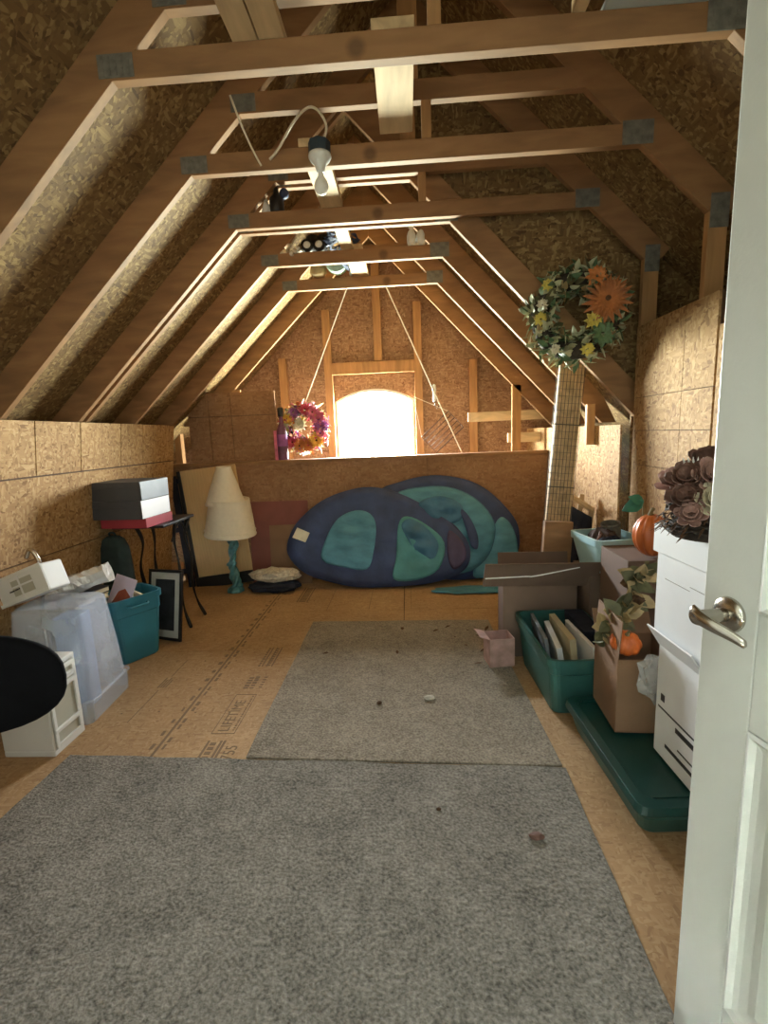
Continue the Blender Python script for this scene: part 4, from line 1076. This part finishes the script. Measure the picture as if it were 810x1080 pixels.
# crumpled clear bag
pbg = thing('plastic_bag', 'crumpled clear plastic bag hanging over the torn carton', 'bag', (1.02, 1.92, .38))
rnd = random.Random(5); bm = bmesh.new(); bmesh.ops.create_icosphere(bm, subdivisions=3, radius=1)
for v in bm.verts:
    k = 1+.16*math.sin(v.co.x*9+v.co.z*5)+.14*math.sin(v.co.y*11-v.co.z*8)+rnd.uniform(-.06, .06)
    v.co = Vector((v.co.x*.075*k, v.co.y*.03*k-.005, v.co.z*.10*k+.06))
mb = MB(); mb.bm.free(); mb.bm = bm; mb.build('bag_film', 'film_thin', pbg)
MB().tube([(.03, -.02, -.03), (.035, -.02, -.07), (.03, -.015, -.12)], [.012, .008, .003], 7).build('bag_tail', 'film_thin', pbg)

# garland of artificial leaves
gl = thing('leaf_garland', 'olive and tan artificial leaf garland draped over the torn carton', 'garland', (.99, 2.17, .51))
gp = pts_spline([(-.13, -.02, -.02), (-.08, -.06, .10), (-.01, -.04, .13), (.05, .02, .17), (.07, .05, .26), (.12, .06, .30)], 8)
MB().tube(gp, .005, 6).build('vine', 'stem', gl, smooth=True)
rnd = random.Random(8)
for m, n in (('leaf_olive', 40), ('leaf_tan', 30), ('seedhead', 5)):
    b = MB()
    for k in range(n):
        p = gp[rnd.randrange(len(gp))]
        d = Vector((rnd.uniform(-1, 1), rnd.uniform(-1, .3), rnd.uniform(-.6, .7)))
        b.leaf(p, d, Vector((rnd.uniform(-.5, .5), -1, rnd.uniform(0, 1))), rnd.uniform(.06, .11), rnd.uniform(.045, .075), rnd.uniform(-.2, .4), .25)
    b.build('leaves', m, gl, solid=.0012)
gs = thing('leaf_sprig', 'single blue green leaf sprig rising left of the dried roses', 'leaf', (1.345, 2.72, .796))
MB().tube(pts_spline([(0, 0, 0), (-.02, 0, .18), (-.03, -.02, .29)]), .004, 6).build('stalk', 'stem', gs, smooth=True)
b = MB(); b.leaf((-.03, -.02, .28), (-1, -.1, -.45), (0, -1, .3), .13, .08, .1, .2); b.leaf((-.03, -.02, .27), (-.7, -.2, .3), (0, -1, .3), .10, .06, .1, .2); b.build('leaves', 'leaf_teal', gs, solid=.0012)

# pale teal basket with clutter (stands on a low carton)
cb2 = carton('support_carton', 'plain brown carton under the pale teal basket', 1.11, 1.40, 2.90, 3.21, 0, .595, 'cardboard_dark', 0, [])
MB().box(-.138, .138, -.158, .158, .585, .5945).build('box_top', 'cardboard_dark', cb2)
pt = thing('pale_teal_basket', 'pale teal plastic basket full of dark odds and ends', 'basket', (1.255, 3.03, .5955), (0, 0, R(8)))
tote_mb(.30, .34, .22, .78, .012, .005, .03, False).build('basket_body', 'pale_teal', pt)
rnd = random.Random(15)
crumple('dark_cloth', 'browncloth', (1.25, 3.07, .69), (.09, .12, .085), 'brown cloth bundle heaped in the pale teal basket', 'cloth', 31)
crumple('dark_cloth', 'navycloth', (1.25, 2.95, .68), (.09, .07, .075), 'dark navy cloth at the near end of the pale teal basket', 'cloth', 32)
for k in range(4):
    o = MB().tube(pts_spline([(-.08, -.1, 0), (-.02, -.02+.02*k, .02), (.05, .1, .03)], 5), .006, 6).build('dry_twig', 'petal_brown', None, smooth=True, loc=(1.22+.02*k, 3.0+.03*k, .80+.008*k))
    tag(o, 'dark dry twig lying across the top of the pale teal basket', 'twig', 'twigs in the pale teal basket')
tn = thing('metal_tin', 'dented grey green metal tin standing behind the basket clutter', 'tin', (1.34, 3.12, .80-.19), (R(6), R(-8), 0))
MB().lathe([(.045, 0), (.05, .005), (.058, .24), (.062, .26), (.06, .27), (.055, .265), (.045, .02)], (0, 0, 0), 14).build('tin_body', 'plate', tn)

# ------------------------------------------------------------------ things lying on the far ties
zt = ZT+.0905
sp = thing('boots', 'dark boots with pale toes lying on the far tie', 'boots', (-.66, 4.02, zt))
for k, x in enumerate((-.04, .05)):
    b = MB(); loops = []
    for i in range(8):
        f = i/7; loops.append([Vector((x+.045*(1-.25*f)*math.cos(a), -.24+.30*f, .045+.04*math.sin(a)*(1+.3*f))) for a in [2*PI*q/12 for q in range(12)]])
    b.loft(loops); s_ = b.build('boot', 'black_frame', sp, smooth=True)
    MB().ball((x, -.235, .045), (.03, .022, .026), 10, 7).build('toe', 'porcelain', s_, smooth=True)
    MB().tube([(x, .03, .06), (x, .05, .2)], [.05, .055], 10).build('shaft', 'black_frame', s_, smooth=True)
gd = thing('dark_garland', 'bundle of dark navy garland lying right of the boots on the far tie', 'garland', (-.44, 4.04, zt))
rnd = random.Random(2); b = MB()
for k in range(110):
    a = rnd.uniform(0, 2*PI); p = Vector((rnd.uniform(-.11, .08), rnd.uniform(-.25, .22), rnd.uniform(.02, .17)))
    b.leaf(p, (math.cos(a), math.sin(a), rnd.uniform(-.3, .8)), (0, 0, 1), .08, .04, .2, .3)
b.build('garland_leaves', 'navy', gd, solid=.0015)
b = MB()
for k in range(6): b.ball((-.10+.035*k, -.245, .012+.006*(k % 2)), .012, 8, 6)
b.build('garland_lights', 'porcelain', gd, smooth=True)
MB().tube(pts_spline([(-.07, .22, .1), (0, 0, .14), (.07, -.2, .05)]), .03, 8).build('garland_core', 'black_frame', gd, smooth=True)
st_ = thing('striped_tubes', 'bundle of silver striped tubes leaning on the far tie left of the boots', 'tubes', (-.80, 4.0, zt), (0, R(-12), 0))
for k in range(3): MB().lathe([(.014, -.25), (.016, -.245), (.016, .2), (.014, .205)], (.03*k-.02, 0, .03+.01*k), 10, Matrix.Rotation(R(-80), 3, 'X')).build('tube', 'silver', st_, smooth=True)
ch = thing('cone_ornament', 'small pale cone ornament left of the silver tubes on the far tie', 'ornament', (-.89, 3.82, zt))
MB().lathe([(.03, 0), (.028, .01), (.004, .07)], (0, 0, 0), 14).build('cone', 'petal_cream', ch, smooth=True)
gp_ = thing('gift_tin', 'round mint tin with a red flower print lying between the far ties', 'tin', (-.55, 4.40-.07, zt), (R(90), 0, 0))
gp_.location = (-.55, 4.36, zt+.10)
MB().lathe([(.096, 0), (.10, .004), (.10, .10), (.096, .104)], (0, 0, 0), 28).build('tin_body', 'mint', gp_, smooth=False)
b = MB()
for k in range(5):
    a = 2*PI*k/5; b.ball((.022*math.cos(a), .022*math.sin(a), .105), (.018, .018, .003), 8, 5)
b.build('flower_print', 'petal_pink', gp_, smooth=True)
cc = thing('striped_cup', 'white striped cup hanging right of the mint tin', 'cup', (-.415, 4.38, zt))
MB().lathe([(.035, 0), (.04, .004), (.05, .12), (.046, .12), (.036, .008)], (0, 0, 0), 18).build('cup_body', 'porcelain', cc, smooth=True)
for z in (.03, .06, .09): MB().lathe([(.0405+.08*z, z), (.0412+.08*z, z+.012)], (0, 0, 0), 18, None, False, False).build('stripe', 'grey_box_lt', cc)
ub2 = thing('beige_sack', 'beige cloth sack slumped left of the mint tin on the far ties', 'sack', (-.72, 4.36, zt))
b = MB(); b.loft([rrect(.10, .10, .04, 0), rrect(.14, .13, .05, .03), rrect(.12, .11, .05, .10), rrect(.05, .05, .02, .13), rrect(.08, .07, .03, .16)]); b.build('sack_body', 'leaf_tan', ub2, smooth=True)
MB().tube([(.025*math.cos(2*PI*k/10), .025*math.sin(2*PI*k/10), .13) for k in range(10)], .006, 6, closed=True).build('tie_cord', 'rope', ub2)
vs_ = thing('white_figurines', 'pair of white figurines standing together on the far tie at right', 'figurine', (.115, 3.81, zt))
for x in (-.035, .035):
    MB().lathe([(.022, 0), (.03, .02), (.034, .07), (.024, .10), (.012, .115), (.02, .13), (.02, .15), (.006, .165)], (x, 0, 0), 16).build('figurine', 'porcelain', vs_, smooth=True)
MB().box(-.06, .065, -.018, .018, 0, .012).build('figurine_base', 'cream', vs_)
bn = thing('black_ornament', 'black and white ornament bundle on the tie left of the bare bulb', 'ornament', (-.76, 3.18, zt))
MB().lathe([(.03, 0), (.045, .02), (.045, .09), (.02, .12), (.012, .16)], (0, 0, 0), 14).build('ornament_body', 'black_frame', bn, smooth=True)
MB().lathe([(.024, 0), (.03, .02), (.006, .10)], (-.065, -.01, 0), 12).build('white_cone', 'porcelain', bn, smooth=True)
MB().ball((.05, 0, .12), .03, 10, 8).build('top_ball', 'navy', bn, smooth=True)

# ------------------------------------------------------------------ light
w = bpy.data.worlds.new('World'); S.world = w; w.use_nodes = True
bg = w.node_tree.nodes['Background']; bg.inputs[1].default_value = 1
_N, _L = w.node_tree.nodes, w.node_tree.links
_tc = _N.new('ShaderNodeTexCoord'); _sp = _N.new('ShaderNodeSeparateXYZ'); _L.new(_tc.outputs['Generated'], _sp.inputs[0])
_rp = _N.new('ShaderNodeValToRGB'); _mr = _N.new('ShaderNodeMapRange'); _mr.inputs[1].default_value = -.35; _mr.inputs[2].default_value = .35
_L.new(_sp.outputs['Z'], _mr.inputs[0]); _L.new(_mr.outputs[0], _rp.inputs[0])
_e = _rp.color_ramp.elements                     # sunlit pale ground below, hazy bright sky above
_e[0].position = .30; _e[0].color = (.56, .60, .48, 1); _e[1].position = .80; _e[1].color = (.62, .66, .68, 1)
_q = _e.new(.50); _q.color = (.92, .98, .88, 1)
_mu = _N.new('ShaderNodeVectorMath'); _mu.operation = 'SCALE'; _mu.inputs['Scale'].default_value = 300
_L.new(_rp.outputs[0], _mu.inputs[0]); _L.new(_mu.outputs[0], bg.inputs[0])
def area(name, loc, rot, sx, sy, power, col, portal=False):
    l = bpy.data.lights.new(name, 'AREA'); l.shape = 'RECTANGLE'; l.size = sx; l.size_y = sy; l.energy = power; l.color = col
    if portal: l.cycles.is_portal = True
    o = bpy.data.objects.new(name, l); COL.objects.link(o); o.location = loc; o.rotation_euler = rot; return o
area('window_portal', (cxw, YG+.06, (wz0+wzt)/2), (R(-90), 0, 0), wx1-wx0, wzt-wz0, 1, (1, 1, 1), True)
area('hall_ceiling_lamp', (.15, -1.2, 2.43), (0, 0, 0), 1.4, 1.4, 30, (.86, 1.0, .96))
area('hall_fill_light', (-.2, -2.5, 1.4), (R(90), 0, 0), 1.6, 1.6, 2, (.92, 1.0, .98))  # weak fill light added in the unseen hall, no window there

# ------------------------------------------------------------------ camera
cam = bpy.data.cameras.new('camera'); co = bpy.data.objects.new('camera', cam); COL.objects.link(co)
f_px = 500.0
n = Vector((24, 83, f_px)).normalized(); a = R(1.8)
X = Vector((math.cos(a), math.sin(a), 0)); X.z = -(X.x*n.x+X.y*n.y)/n.z; X.normalize()
Z = n.cross(X); Z = Z if Z.y > 0 else -Z
Rm = Matrix((X, n, Z))                       # world <- (right, up, forward)
right, up, fwd = Rm @ Vector((1, 0, 0)), Rm @ Vector((0, 1, 0)), Rm @ Vector((0, 0, 1))
mw = Matrix((right, up, -fwd)).transposed().to_4x4(); mw.translation = (0, 0, 1.5)
co.matrix_world = mw
cam.sensor_fit = 'VERTICAL'; cam.sensor_height = 36; cam.lens = f_px/1080*36; cam.clip_start = .02
S.camera = co
S.view_settings.view_transform = 'Standard'; S.view_settings.look = 'None'; S.view_settings.gamma = 1
S.view_settings.use_curve_mapping = False; S.view_settings.exposure = .32
